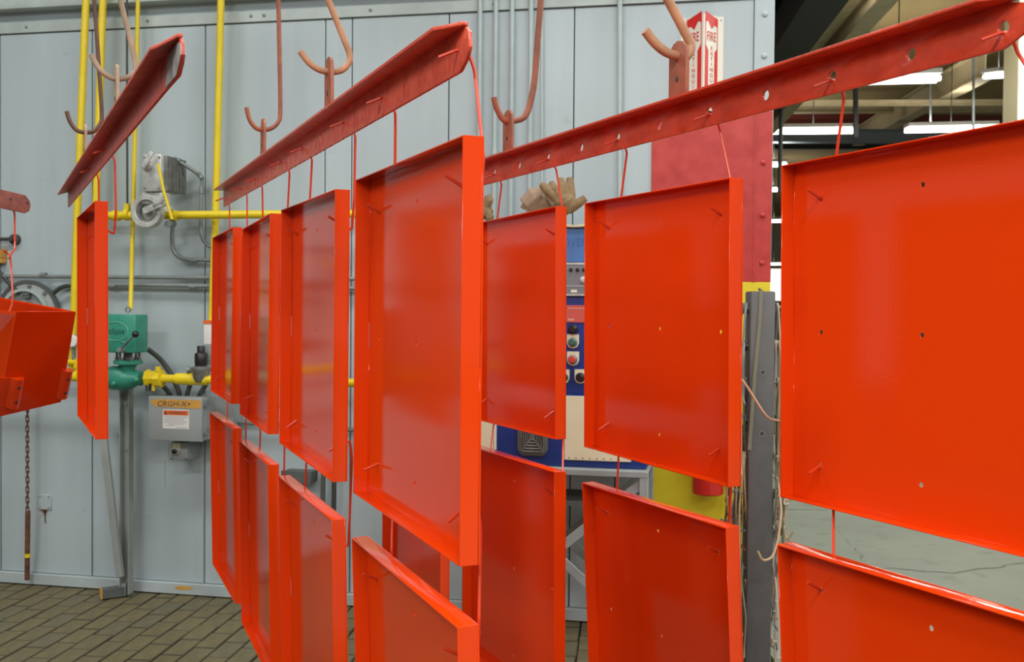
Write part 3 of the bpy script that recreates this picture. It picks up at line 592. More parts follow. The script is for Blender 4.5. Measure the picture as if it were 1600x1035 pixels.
# stand under the valve
s0 = Vector((-2.025, -0.08, 0.082))
st = thing('pipe_stand', 'grey strut stand with leaning brace and floor foot under the green valve', 'stand', WALL, (s0.x, -.08, 0))
pt, pbm = Vector((-1.976, -0.12, 1.074)), Vector((-1.99, -0.12, 0.094))
k = MB()
k.box(pt.x - .026, pt.x + .026, -.10, -.094, .02, pt.z); k.box(pt.x - .026, pt.x - .022, -.14, -.10, .02, pt.z); k.box(pt.x + .022, pt.x + .026, -.14, -.10, .02, pt.z); part(k, 'channel_post', STRUT, st, smooth=0)
k = MB(); k.rings(Vector((-1.966, -0.13, 0.993)), (0, -1, 0), [(.012, 0), (.012, .01)], 6); k.rings((pt.x, -.10, .75), (0, -1, 0), [(.012, 0), (.012, .012)], 6); part(k, 'bolts', CONDUIT, st)
k = MB(); k.bar((-2.084, -0.17, 0.916), (-1.977, -0.17, 0.117), .038, .02, (0, 1, 0)); part(k, 'brace', STRUT, st, 'pale leaning brace', bevel=.002, seg=1)
fe = Vector((-2.001, -0.3, 0.059)); k = MB(); fy = -.44
k.box(pt.x - .04, pt.x + .0, -.125, -.102, .01, .07); part(k, 'bracket', STRUT, st, bevel=.002, seg=1)
f1 = Vector((pt.x - .01, -.10, .03)); f2 = Vector((-2.0767, -0.1826, 0.0)); f2.z = .03
k = MB(); k.bar(f1 + Vector((0, 0, 0)), f2, .045, .05); part(k, 'foot', STRUTD, st, bevel=.002, seg=1)
k = MB(); d_ = (f2 - f1).normalized(); k.bar(f2 - d_ * .002, f2 + d_ * .004, .046, .051); part(k, 'yellow_end', TAPE, st, smooth=0)
# drip plate
q = Vector((-2.521, -0.0, 0.442)); k = MB(); k.box(q.x - .038, q.x + .038, -.008, -.0005, q.z - .038, q.z + .042)
wp = single(k, 'wall_plate', WALLP, WALL, q, 'small square patch plate with rusty drip on the wall', 'plate', bevel=.002, seg=1)
for dx in (-.026, .026):
    for dz in (-.026, .03):
        k = MB(); k.rings((q.x + dx, -.008, q.z + dz), (0, -1, 0), [(.004, 0), (.004, .003)], 6); part(k, 'screw', CONDUIT, wp)
k = MB(); k.box(q.x - .016, q.x + .012, -.018, -.0005, q.z - .045, q.z - .038); k.prism([(q.x - .012, q.z - .045), (q.x + .008, q.z - .045), (q.x + .003, q.z - .075), (q.x + .004, q.z - .112), (q.x - .002, q.z - .112), (q.x - .003, q.z - .075)], lambda a, b, t: (a, t, b), -.0005, -.003); part(k, 'rust_drip', RUST, wp)
# pull chain and rod
ct = Vector((-2.55, -0.1, 1.212)); cb_ = Vector((-2.555, -0.1, 0.405)); n_ = 46
ch = thing('pull_chain', 'dark steel chain hanging below the tilted red box', 'chain', WALL, cb_)
def chain_link():
    m = MB(); P = [Vector((.0075 * math.cos(a) , 0, (.0125 if math.sin(a) > 0 else -.0125) + .0075 * math.sin(a))) for a in [i * PI / 5 for i in range(10)]]; P.append(P[0]); m.tube(P, .0033, 5, cap=False); return m.mesh('chain_link', HOOKBROWN)
lm = chain_link(); LS = .0265; nl = int((ct.z - cb_.z) / LS)
for i in range(nl):
    o = bpy.data.objects.new('chain_link', lm); COL.objects.link(o); o.parent = ch; o.location = (0, 0, LS * (i + .5)); o.rotation_euler = (0, 0, PI / 2 * (i % 2) + .35)
pipe('damper_rod', [(-2.553, -0.1, 0.412), (-2.563, -0.09, 0.231), (-2.587, -0.06, 0.04)], .013, RUST, 'rusty rod standing below the chain on the wall base', 'rod')
k = MB(); q = Vector((-2.566, -0.085, 0.165)); k.annulus(q, (0, 0, 1), .0135, .0155, .02, 12); single(k, 'yellow_tag', YEL, WALL, q, 'yellow tape ring on the rusty rod below the chain', 'tape')
pipe('conduit', fillet([(-1.487, -0.05, 0.918), (-1.368, -0.05, 0.908), (-0.495, -0.05, 0.878)], .1), .013, CONDUIT, 'low grey conduit crossing the wall behind the dripped-beam trays')
k = MB(); q = Vector((-1.065, -0.05, 0.648)); k.box(q.x - .075, q.x + .075, -.09, 0, q.z - .028, q.z + .028); bx2 = single(k, 'junction_box', STRUTD, WALL, q, 'small dark grey box low on the wall between the middle tray tiers', 'box', bevel=.004)
k = MB(); k.box(q.x - .079, q.x + .079, -.096, -.09, q.z - .032, q.z + .032); part(k, 'lid', STRUTD, bx2, bevel=.002, seg=1)
for a, b, lb in (((-0.934, -0.06, 0.795), (-0.944, -0.06, 0.157), 'first'), ((-0.877, -0.06, 0.797), (-0.884, -0.06, 0.16), 'second')):
    pipe('cable', [a, b], .012, DARK if lb == 'second' else STRUTD, '%s upright cable left of the nearest middle-row tray, low on the wall' % lb, 'cable')
k = MB()
for i, (x, z1, z2) in enumerate(((-1.826, 0, 0.69)[0::2] + (.55,), (-1.805, 0, 0.684)[0::2] + (.78,), (-1.783, 0, 0.678)[0::2] + (.72,))): k.box(x - .0022, x + .0022, -.0012, .0005, z2, z1)
part(k, 'drip_stain', mat('tan_drip_stain', (0.36, 0.37, 0.32), .6), wall, 'faint drip stains under the push button', smooth=0)['kind'] = 'stuff'
q = Vector((-1.713, -0.02, 0.009)); q.z += .028; k = MB(); k.prism([(q.x - .05, q.z), (q.x - .02, q.z + .012), (q.x + .04, q.z + .01), (q.x + .06, q.z + .002), (q.x + .02, q.z - .008), (q.x - .03, q.z - .009)], lambda a, b, y: (a, y, b), -.0222, -.023); part(k, 'paint_smear', TAPE, wall, 'yellow paint smear on the base rail', smooth=0)

# ================================================================== RIGHT PART OF THE WALL
# V-shaped fire extinguisher sign
sr = Vector((0.894, -0.07, 2.868)); zt = sr.z; zb = zt - .457
sg = thing('wall_sign', 'red and white V-shaped FIRE EXTINGUISHER sign high on the booth wall', 'sign', WALL, (sr.x, -.02, zb))
Lw, Rw = (0.811, -0.012, 2.865)[0], (0.96, -0.012, 2.858)[0]; L0, R0 = (0.788, -0.004, 2.868)[0], (0.983, -0.004, 2.859)[0]
k = MB(); prof = [(L0, -.003), (Lw, -.004), (sr.x, -.072), (Rw, -.004), (R0, -.003), (R0, -.0015), (Rw + .002, -.0015), (sr.x, -.068), (Lw - .002, -.0015), (L0, -.0015)]
k.prism(prof, lambda a, b, t: (a, b, t), zb, zt - .02)
part(k, 'folded_sheet', SIGNW, sg, smooth=0)
def face(A, B, out):
    """local face frame on the sign: A = outer edge (x, y), B = ridge"""
    A = Vector((A[0], A[1], 0)); B = Vector((B[0], B[1], 0)); d = (B - A); n = Vector((d.y, -d.x, 0)).normalized()
    if n.y > 0: n = -n
    return A, d, n
for side, A in (('left', (Lw, -.004)), ('right', (Rw, -.004))):
    a, d, n = face(A, (sr.x, -.072), 1)
    fp = lambda s, z, t, a=a, d=d, n=n: a + d * s + n * t + Vector((0, 0, z))
    k = MB(); H_ = zt - .022
    k.prism([(.06, H_ - .012), (.90, H_ + .016), (.90, H_ - .035), (.70, H_ - .026), (.48, H_ - .062), (.27, H_ - .042), (.06, H_ - .052)], fp, .0004, .0012)   # arrow cap
    k.prism([(.06, H_ - .052), (.10, H_ - .052), (.10, zb + .01), (.06, zb + .01)], fp, .0004, .0012)
    k.prism([(.86, H_ - .035), (.90, H_ - .035), (.90, zb + .01), (.86, zb + .01)], fp, .0004, .0012)
    k.prism([(.68, zb + .01), (.68, H_ - .160), (.86, H_ - .135), (.86, zb + .01)], fp, .0004, .0012)
    k.prism([(.10, zb + .01), (.10, H_ - .150), (.26, H_ - .165), (.26, zb + .01)] if side == 'right' else [(.10, zb + .01), (.10, H_ - .150), (.22, H_ - .165), (.22, zb + .01)], fp, .0004, .0012)
    part(k, 'red_print', SIGNR, sg, smooth=0)
    ang = math.atan2(d.y, d.x) if side == 'left' else math.atan2(-d.y, -d.x)
    lettering('FIRE', .062, SIGNR, sg, fp(.48, H_ - .098, .0013), (PI / 2, 0, ang), sx=.52)
    for i, chh in enumerate('EXTINGUISHER'):
        lettering(chh, .026, SIGNR, sg, fp(.46, H_ - .150 - i * .0245, .0013), (PI / 2, 0, ang), sx=1.0)
for u in ((L0 + Lw) / 2, (R0 + Rw) / 2):
    k = MB(); k.rings((u, -.003, zt - .036), (0, -1, 0), [(.004, 0), (.003, .003)], 8); part(k, 'rivet', CONDUIT, sg)
# fire extinguisher on the yellow wall end
x0 = Vector((0.94, -0.1, 0.654)); rx = .072
ex = thing('fire_extinguisher', 'red fire extinguisher on the yellow wall end, mostly behind the trays', 'extinguisher', WALL, (x0.x, -.10, x0.z))
k = MB(); k.rings((x0.x, -.10, x0.z), (0, 0, 1), [(rx * .9, 0), (rx, .006), (rx, .40), (rx * .86, .45), (rx * .4, .485), (.025, .49)], 26); part(k, 'cylinder', EXT, ex)
k = MB(); k.rings((x0.x, -.10, x0.z + .49), (0, 0, 1), [(.02, 0), (.02, .035), (.014, .04)], 14); k.bar((x0.x - .03, -.10, x0.z + .54), (x0.x + .08, -.12, x0.z + .56), .022, .008); part(k, 'valve_head', BLACK, ex)
k = MB(); k.bar((x0.x - .02, -.10, x0.z + .565), (x0.x + .085, -.12, x0.z + .60), .022, .006); part(k, 'handle', BLACK, ex)
k = MB(); k.tube(fillet([(x0.x + .02, -.11, x0.z + .51), (x0.x + .10, -.12, x0.z + .50), (x0.x + .11, -.13, x0.z + .20), (x0.x + .085, -.12, x0.z - .03)], .07), .009, 8); part(k, 'hose', BLACK, ex)
k = MB(); k.box(x0.x - .02, x0.x + .02, -.03, -.013, x0.z + .3, x0.z + .5); part(k, 'hanger', CONDUIT, ex)

# blue control console on a steel bench
OFF = .46
cl_, cr_ = (-0.067, 1.16)[0], (0.684, 0.835)[0]
zc0, zc1 = (0.367, 0.809)[1], (0.356, 1.857)[1]
cs = thing('control_console', 'blue control console with push buttons standing on the steel bench', 'console', WALL, (cl_, -OFF, zc0))
xm = (0.609, 1.45)[0]
k = MB(); k.box(cl_, cr_, -OFF, -.14, zc0, (0.364, 1.123)[1]); part(k, 'base_cabinet', BLUE, cs, bevel=.004)
k = MB(); k.box(cl_ + .02, xm, -OFF + .012, -.16, (0.364, 1.123)[1] + .001, zc1 - .006); part(k, 'upper_cabinet', BLUE, cs, bevel=.004)
k = MB(); k.box(cl_ + .02, xm, -OFF + .004, -OFF + .012, (0.358, 1.697)[1], zc1); part(k, 'top_panel', BLUEL, cs, 'lighter worn blue top panel', bevel=.002, seg=1)
k = MB(); k.box(cl_ + .025, xm - .005, -OFF - .004, -OFF + .011, (0.359, 1.553)[1], (0.358, 1.694)[1]); part(k, 'instrument_plate', PLATEG, cs, 'grey instrument plate', bevel=.002, seg=1)
k = MB()
for y in ((0.358, 1.691)[1], (0.359, 1.556)[1]): k.box(cl_ + .025, xm - .005, -OFF - .006, -OFF - .002, y - .004, y + .004)
k.box(cl_ + .025, xm - .005, -OFF - .0055, -OFF - .003, (0.359, 1.594)[1] - .0015, (0.359, 1.594)[1] + .0015)
part(k, 'plate_edges', ALU, cs, smooth=0)
for u, z in ((0.35, 1.664), (0.379, 1.664), (0.406, 1.664), (0.319, 1.664)):
    k = MB(); k.rings((u, -OFF - .004, z), (0, -1, 0), [(.0085, 0), (.0085, .004), (.006, .012)], 12); part(k, 'selector', BLACK, cs)
k = MB(); u, z = (0.406, 1.622); k.rings((u, -OFF - .004, z), (0, -1, 0), [(.014, 0), (.014, .008), (.009, .01)], 16); part(k, 'jack', ALU, cs)
k = MB(); u, z = (0.365, 1.572); k.box(u - .013, u + .013, -OFF - .0055, -OFF - .003, z - .006, z + .006); part(k, 'nameplate', SIGNW, cs, smooth=0)
lettering('OVEN', .055, mat('faint_marker', (0.035, 0.10, 0.27), 0.5), cs, ((0.368, 1.782)[0], -OFF + .0035, (0.368, 1.782)[1]), sx=.72, space=1.1)
k = MB(); k.box(cl_ + .03, xm - .01, -OFF + .006, -OFF + .0125, (0.36, 1.437)[1], (0.36, 1.511)[1]); part(k, 'red_strip', mat('faded_red_strip', (0.55, 0.09, 0.07), 0.5), cs, 'faded red name strip', smooth=0)
k = MB()
for i in range(5): k.box((0.34, 1.503)[0] + .0 + i * .015, (0.34, 1.503)[0] + .011 + i * .015, -OFF + .0055, -OFF + .0062, (0.36, 1.498)[1] - .003, (0.36, 1.498)[1] + .002)
k.box((0.338, 1.447)[0], (0.366, 1.448)[0], -OFF + .0055, -OFF + .0062, (0.36, 1.448)[1] - .004, (0.36, 1.448)[1] + .005)
part(k, 'faded_print', mat('faded_pink_print', (.62, .30, .27), .6), cs, smooth=0)
RB = mat('red_button', (0.60, 0.05, 0.035), 0.4); GB = mat('green_button', (0.05, 0.13, 0.09), 0.4)
for (u, z), bm_, pl_ in (((0.361, 1.406), BLACK, False), ((0.361, 1.351), GB, True), ((0.362, 1.276), RB, True), ((0.396, 1.199), BLACK, True), ((0.321, 1.197), BLACK, True)):
    if pl_:
        k = MB(); k.prism([(u - .026, z + .034), (u + .026, z + .034), (u + .026, z - .006), (u + .018, z - .022), (u, z - .028), (u - .018, z - .022), (u - .026, z - .006)], lambda a, b, t: (a, t, b), -OFF + .004, -OFF + .0115); part(k, 'button_plate', IVORY, cs, smooth=0)
    k = MB(); k.rings((u, -OFF + .004, z), (0, -1, 0), [(.021, 0), (.021, .01), (.017, .014), (.017, .02)], 20); part(k, 'button_bezel', CONDUIT if bm_ is not BLACK else BLACK, cs)
    k = MB(); k.rings((u, -OFF - .012, z), (0, -1, 0), [(.0155, 0), (.0155, .01), (.012, .014)], 18); part(k, 'push_button', bm_, cs)
zc2 = (0.364, 1.12)[1]; zc3 = (0.45, 0.84)[1]
k = MB(); k.box((0.33, 1.004)[0], (0.62, 1.012)[0], -OFF - .012, -OFF - .0005, zc3, zc2 - .002); cov = part(k, 'cover_plate', CREAM, cs, 'cream cover plate', bevel=.002, seg=1)
k = MB(); k.box(cl_ + .01, (0.015, 0.938)[0], -OFF - .012, -OFF - .0005, (-0.018, 0.873)[1], zc2 - .002); part(k, 'cover_plate', CREAM, cs, 'cream cover plate', bevel=.002, seg=1)
k = MB(); k.box((0.017, 0.938)[0], (0.028, 0.938)[0], -OFF - .010, -OFF - .0005, (-0.018, 0.873)[1], zc2 - .002); part(k, 'cover_edge', SIGNW, cs, smooth=0)
k = MB()
for i in range(7): k.rings(((0.352, 0.85)[0] + i * .03, -OFF - .012, zc3 + .01), (0, -1, 0), [(.003, 0), (.003, .001)], 6)
part(k, 'screw_holes', INK, cs)
# fan grille
fu, fz = (0.192, 0.938); hw, hh = .068, .085
fg = MB(); fg.prism([(fu - hw, fz + hh), (fu + hw, fz + hh), (fu + hw, fz - hh * .72), (fu + hw * .72, fz - hh), (fu - hw * .72, fz - hh), (fu - hw, fz - hh * .72)], lambda a, b, t: (a, t, b), -OFF - .028, -OFF - .0005)
fan = part(fg, 'fan_housing', mat('fan_grey', (0.10, 0.105, 0.10), 0.5), cs, 'dark grey fan housing', bevel=.008)
k = MB(); k.box(fu - hw * .72, fu + hw * .72, -OFF - .0295, -OFF - .0285, fz - hh * .75, fz + hh * .75); part(k, 'dark_opening', INK, fan, smooth=0)
k = MB()
for i in range(1, 6):
    a, b = hw * .72 * i / 5, hh * .75 * i / 5
    k.tube([(fu - a, -OFF - .031, fz - b), (fu + a, -OFF - .031, fz - b), (fu + a, -OFF - .031, fz + b), (fu - a, -OFF - .031, fz + b), (fu - a, -OFF - .031, fz - b)], .0028, 5, cap=False)
k.bar((fu - hw * .7, -OFF - .032, fz - hh * .72), (fu + hw * .7, -OFF - .032, fz + hh * .72), .006, .004, (0, 1, 0)); k.bar((fu + hw * .7, -OFF - .032, fz - hh * .72), (fu - hw * .7, -OFF - .032, fz + hh * .72), .006, .004, (0, 1, 0))
part(k, 'guard', ALUD, fan)
# bench
zb_ = (0.367, 0.8)[1]
be = thing('steel_bench', 'grey steel bench with crossed braces carrying the blue console', 'bench', WALL, (cl_, -OFF, 0))
be_l, be_r = cl_ - .05, (0.695, 0.742)[0]
k = MB(); k.box(be_l, be_r, -.49, -.12, zb_ - .004, zc0 - .001); part(k, 'top_sheet', BENCH, be, bevel=.002, seg=1)
k = MB(); k.box(be_l, be_r, -.495, -.485, zb_ - .022, zb_ + .004); part(k, 'front_rail', BENCH, be, bevel=.002, seg=1)
for u, y in ((be_r - .018, -.475), (be_l + .018, -.475), (be_r - .018, -.14), (be_l + .018, -.14)):
    k = MB(); k.box(u - .018, u + .018, y - .018, y + .018, 0.001, zb_ - .005); part(k, 'leg', BENCH, be, bevel=.002, seg=1)
zlo = .12
for (p, q) in (((be_r - .03, zb_ - .05), (be_l + .04, zlo)), ((be_l + .03, zb_ - .05), (be_r - .04, zlo))):
    k = MB(); k.bar((p[0], -.47, p[1]), (q[0], -.47, q[1]), .04, .012, (0, 1, 0)); part(k, 'brace', BENCH, be, bevel=.002, seg=1)
for (p, q) in (((be_r - .03, zb_ - .05), (be_l + .04, zlo)), ((be_l + .03, zb_ - .05), (be_r - .04, zlo))):
    k = MB(); k.bar((p[0], -.145, p[1]), (q[0], -.145, q[1]), .04, .012, (0, 1, 0)); part(k, 'brace', STRUT, be, bevel=.002, seg=1)
k = MB(); k.box(be_l + .02, be_r - .02, -.46, -.16, zb_ - .16, zb_ - .14); part(k, 'shelf', STRUTD, be, smooth=0)
# cloth and gloves on top of the console
q = Vector((0.35, -0.42, 1.874))
k = MB(); nx, ny = 22, 5
gv = []
for j in range(ny):
    for i in range(nx):
        u = cl_ + .0 + (xm - cl_ + .01) * i / (nx - 1); y = -OFF - .012 + (.26) * j / (ny - 1)
        gv.append((u, y, zc1 + .008 + .006 * math.sin(i * 1.3) * (1 if j else .6) + random.uniform(0, .004) - (.012 if j == 0 else 0)))
fs = [(j * nx + i, j * nx + i + 1, (j + 1) * nx + i + 1, (j + 1) * nx + i) for j in range(ny - 1) for i in range(nx - 1)]
k.add(gv, fs); o = single(k, 'folded_cloth', CLOTH, WALL, (cl_, -OFF, zc1), 'flat beige cloth spread on top of the blue console', 'cloth'); sm = o.modifiers.new('thick', 'SOLIDIFY'); sm.thickness = .008; sm.offset = 1
def blob(pieces, name, m, org, parent=None, fr=WALL, vox=.004, **kw):
    """one continuous body from tapered tubes"""
    b = MB()
    for path, r in pieces: b.tube(path, r, 10)
    if parent: o = part(b, name, m, parent)
    else: o = single(b, name, m, fr, org, **kw)
    rm = o.modifiers.new('remesh', 'REMESH'); rm.mode = 'VOXEL'; rm.voxel_size = vox; rm.use_smooth_shade = True
    s_ = o.modifiers.new('smooth', 'SMOOTH'); s_.factor = .5; s_.iterations = 2
    return o
g1 = thing('work_glove', 'tan suede work glove with wide cuff lying behind the holed beam wires', 'glove', WALL, (0.213, -0.36, 1.886))
blob([([(0.133, -0.37, 1.951), (0.173, -0.37, 1.99), (0.208, -0.37, 2.004)], [.042, .048, .034]), ([(0.135, -0.35, 1.93), (0.187, -0.35, 1.958), (0.235, -0.36, 1.979)], [.036, .046, .040]), ([(0.114, -0.36, 1.94), (0.165, -0.36, 2.025)], [.012, .012])], 'cuff', CUFF, None, g1)
blob([([(0.281, -0.4, 1.974), (0.316, -0.4, 1.957), (0.331, -0.39, 1.919)], [.040, .048, .030]), ([(0.263, -0.39, 1.959), (0.319, -0.38, 1.908)], [.026, .034]), ([(0.325, -0.39, 1.986), (0.324, -0.38, 1.914)], [.036, .024]),
      ([(0.273, -0.42, 1.978), (0.239, -0.44, 2.01), (0.214, -0.44, 2.041)], [.023, .021, .016]), ([(0.284, -0.42, 1.989), (0.266, -0.43, 2.022), (0.253, -0.42, 2.048)], [.021, .019, .014]),
      ([(0.307, -0.4, 1.996), (0.298, -0.4, 2.03), (0.29, -0.39, 2.068)], [.022, .020, .016]), ([(0.335, -0.38, 1.992), (0.332, -0.38, 2.032), (0.327, -0.37, 2.072)], [.022, .019, .016]),
      ([(0.344, -0.4, 1.94), (0.379, -0.41, 1.961), (0.404, -0.41, 1.98)], [.024, .021, .017]), ([(0.286, -0.43, 2.005), (0.276, -0.42, 1.956)], [.018, .018])], 'hand', GLOVE, None, g1)
g2 = thing('work_glove', 'second tan work glove, mostly hidden by the largest middle tray', 'glove', WALL, (-0.058, -0.36, 1.896))
blob([([(-0.094, -0.36, 1.945), (-0.061, -0.36, 1.931), (-0.044, -0.36, 1.908)], [.04, .04, .035]), ([(-0.056, -0.37, 1.941), (-0.034, -0.38, 1.98), (-0.04, -0.38, 2.0)], [.025, .022, .016]), ([(-0.086, -0.38, 1.935), (-0.09, -0.38, 1.986)], [.03, .02]), ([(-0.039, -0.38, 1.906), (-0.016, -0.38, 1.894)], [.024, .016])], 'hand', GLOVE, None, g2)

# ---- wire rack post
PD = 3.65
pl0, pr0 = Vector((0.824, 3.65, 1.02)), Vector((0.91, 3.65, 1.021)); pcx = (pl0.x + pr0.x) / 2; phw = (pr0.x - pl0.x) / 2
PZ = (0.861, 3.65, 1.563)[2]
RACK = Frame((pcx, PD), 0)
rk = thing('rack_post', 'dark grey square steel post hung with bent wires', 'post', RACK, (0, 0, 0))
k = MB(); k.box(-phw, phw, 0, .09, .01, PZ); part(k, 'square_tube', POST, rk, bevel=.006)
k = MB(); k.box(-.16, .16, -.12, .22, .001, .012); part(k, 'base_plate', POST, rk, bevel=.002, seg=1)
for z in ((0.865, 3.65, 1.282)[2], (0.868, 3.65, 1.069)[2]):
    k = MB(); k.rings((.002, .001, z), (0, -1, 0), [(.007, 0), (.007, .0015)], 10); part(k, 'bolt_hole', INK, rk)
    k = MB(); k.annulus((.002, .0, z), (0, -1, 0), .007, .010, .0015, 12); part(k, 'hole_rim', CONDUIT, rk)
for sdd in (-1, 1):
    for i in range(9):
        z = PZ - .06 - i * .13
        k = MB(); k.cyl((sdd * phw, .03, z), (sdd * (phw + .055), .03, z + .012), .005, 6); part(k, 'peg', CONDUIT, rk)
k = MB(); P = [(-.004, .05, PZ + .006), (-.008, -.004, PZ + .004), (-.012, -.007, PZ - .10), (-.028, -.007, PZ - .3), (-.042, -.007, PZ - .55)]
for a, b in zip(P, P[1:]): k.bar(a, b, .012, .003, (0, 1, 0))
single(k, 'strap', WIREG, RACK, P[0], 'olive metal strap hooked over the top of the grey post', 'strap', smooth=0)
WNAME = {'tan_wire': 'tan', 'grey_green_wire': 'grey-green', 'brown_wire': 'brown', 'pale_wire': 'pale', 'grey_conduit': 'grey', 'dark_brown_rod': 'dark brown'}
def hook_wire(sdd, i, m):
    z = PZ - .06 - (i % 9) * .13 + .012; x = sdd * (phw + random.uniform(.006, .052)); y = .03 + random.uniform(-.03, .035); ln = random.uniform(.22, .5)
    x2 = x + sdd * random.uniform(-.014, .020); y2 = y + random.uniform(-.03, .03)
    pts = [(x - sdd * random.uniform(.0, .01), .03 + .022, z - .03), (x, .03 + .008, z + .008), (x, .03 - .012, z + .004), (x + sdd * .006, y, z - .05), (x2, y2, z - ln * .6), (x2 + random.uniform(-.006, .006), y2, z - ln),
           (x2 + sdd * random.uniform(-.012, .03), y2 - random.uniform(.0, .02), z - ln - .03), (x2 + sdd * random.uniform(-.01, .04), y2 - .02, z - ln + random.uniform(-.03, .02))]
    if min(p[2] for p in pts) < .03: return
    k = MB(); k.tube(fillet(pts, .02, 3), .0031, 5)
    single(k, 'hook_wire', m, RACK, pts[2], '%s bent hook wire hanging on the %s side of the grey post' % (WNAME[m.name], 'yellow-wall' if sdd < 0 else 'open-hall'), 'wire', '%s wires on the %s side of the grey post' % (WNAME[m.name], 'yellow-wall' if sdd < 0 else 'open-hall'))
for i in range(46): hook_wire(-1, i, random.choice([WIREG, WIREG, WIRER, WIREB, CONDUIT, HOOKBROWN]))
for i in range(46): hook_wire(1, i, random.choice([WIREB, WIREW, WIREG, WIREB, WIREW, CONDUIT]))
def unique_wire(pts, r, m, label):
    k = MB(); k.tube(fillet(pts, .02, 4), r, 6); single(k, 'hook_wire', m, WORLD, pts[0], label, 'wire')
unique_wire([(0.766, 3.6, 1.278), (0.783, 3.55, 1.255), (0.844, 3.5, 1.147), (0.868, 3.52, 1.132), (0.919, 3.6, 1.12), (0.923, 3.63, 1.046)], .0042, HOOKTAN, 'peach wire crossing the front of the grey post at a slant')
unique_wire([(0.933, 3.68, 0.916), (0.933, 3.62, 0.804), (0.91, 3.57, 0.715), (0.884, 3.54, 0.663), (0.845, 3.52, 0.655), (0.83, 3.52, 0.689)], .0042, WIREB, 'tan wire with an open hook in front of the grey post')
for i, (a, b, c_) in enumerate((((0.786, 3.72, 0.999), (0.777, 3.72, 0.783), (0.771, 3.72, 0.601)), ((0.793, 3.7, 1.002), (0.787, 3.7, 0.787), (0.783, 3.7, 0.583)), ((0.806, 3.71, 1.012), (0.802, 3.71, 0.785), (0.796, 3.71, 0.581)), ((0.764, 3.74, 0.928), (0.77, 3.74, 0.802), (0.754, 3.74, 0.642)), ((0.811, 3.69, 1.037), (0.808, 3.69, 0.879), (0.804, 3.69, 0.676)))):
    a, b, c_ = Vector(a), Vector(b), Vector(c_)
    pg = Vector((pcx - phw - .02, PD + .03, a.z + .06))
    k = MB(); k.tube(fillet([pg + Vector((.02, .02, -.02)), pg, a, b, c_, c_ + Vector((.02, -.02, -.02))], .03, 4), .0042, 6)
    single(k, 'hook_wire', WIRER if i % 2 == 0 else HOOKBROWN, WORLD, pg, 'long brown wire in the bundle left of the grey post', 'wire', 'long brown wires beside the grey post')

# ================================================================== PAINTED TRAYS HANGING ON THE LINE
TW, TH, TD = .613, .61, .0315
HS = (.0745, .3085, .5425); HZ = (-.067, -.305, -.543)
OCT = [225, 270, 315, 0, 45, 90, 135, 180]
def octo(cx, cz, r): return [(cx + r * math.cos(R(a)), cz + r * math.sin(R(a))) for a in OCT]
# folded sheet: back plate with nine holes, four flanges
pm_ = MB(); xb = [.0, (HS[0] + HS[1]) / 2, (HS[1] + HS[2]) / 2, TW]; zb3 = [0, (HZ[0] + HZ[1]) / 2, (HZ[1] + HZ[2]) / 2, -TH]
for i in range(3):
    for j in range(3):
        a, b, c, d = xb[i], xb[i + 1], zb3[j + 1], zb3[j]; hx, hz = HS[i], HZ[j]
        per = [(a, c), (hx, c), (b, c), (b, hz), (b, d), (hx, d), (a, d), (a, hz)]
        sides = []
        if j == 2: sides += [0, 1]
        if i == 2: sides += [2, 3]
        if j == 0: sides += [4, 5]
        if i == 0: sides += [6, 7]
        pm_.holed(per, octo(hx, hz, .0047), lambda p, q, t: (p, t, q), TD - .0022, TD, sides)
PLATE = pm_.mesh('back_plate', RED, smooth=0)
T = .0026
SLOT0, SLOT1 = -.277, -.329
def side_flange(x0, x1):
    m = MB(); m.box(x0, x1, 0, TD - .0030, -TH, 0); m.box(x0, x1, TD - .0030, TD - .0022, -TH, SLOT1); m.box(x0, x1, TD - .0030, TD - .0022, SLOT0, 0)
    return m.mesh('flange', RED, bevel=.0007, seg=1)
FL_L, FL_R = side_flange(0, T), side_flange(TW - T, TW)
m_ = MB(); m_.box(T, TW - T, 0, TD - .0022, -T, 0); FL_T = m_.mesh('flange', RED, bevel=.0009, seg=2)
m_ = MB(); m_.box(T, TW - T, 0, TD - .0022, -TH, -TH + T); FL_B = m_.mesh('flange', RED, bevel=.0009, seg=2)
TRAYS = {}
def tray(key, x, y, z, yaw, tilt, roll, label, group):
    e = Vector((math.cos(yaw), math.sin(yaw), 0)); n = Vector((math.sin(yaw), -math.cos(yaw), 0)); up = Vector((0, 0, 1))
    e, up = e * math.cos(roll) + up * math.sin(roll), up * math.cos(roll) - e * math.sin(roll)
    n, up = n * math.cos(tilt) - up * math.sin(tilt), up * math.cos(tilt) + n * math.sin(tilt)
    Mx = Matrix((e, -n, up)).transposed().to_4x4(); Mx.translation = Vector((x, y, z + 1.5))
    o = bpy.data.objects.new('tray_panel', None); COL.objects.link(o); o.empty_display_size = .05; o.matrix_world = Mx
    props(o, label, 'tray', group)
    for nm, me in (('back_plate', PLATE), ('flange', FL_L), ('flange', FL_R), ('flange', FL_T), ('flange', FL_B)):
        c = bpy.data.objects.new(nm, me); COL.objects.link(c); c.parent = o
    TRAYS[key] = Mx
B3, B2, B1 = 'the holed beam', 'the dripped beam', 'the grey-ended beam'
CNT = ['first from the wall', 'second from the wall', 'third from the wall', 'nearest the camera']
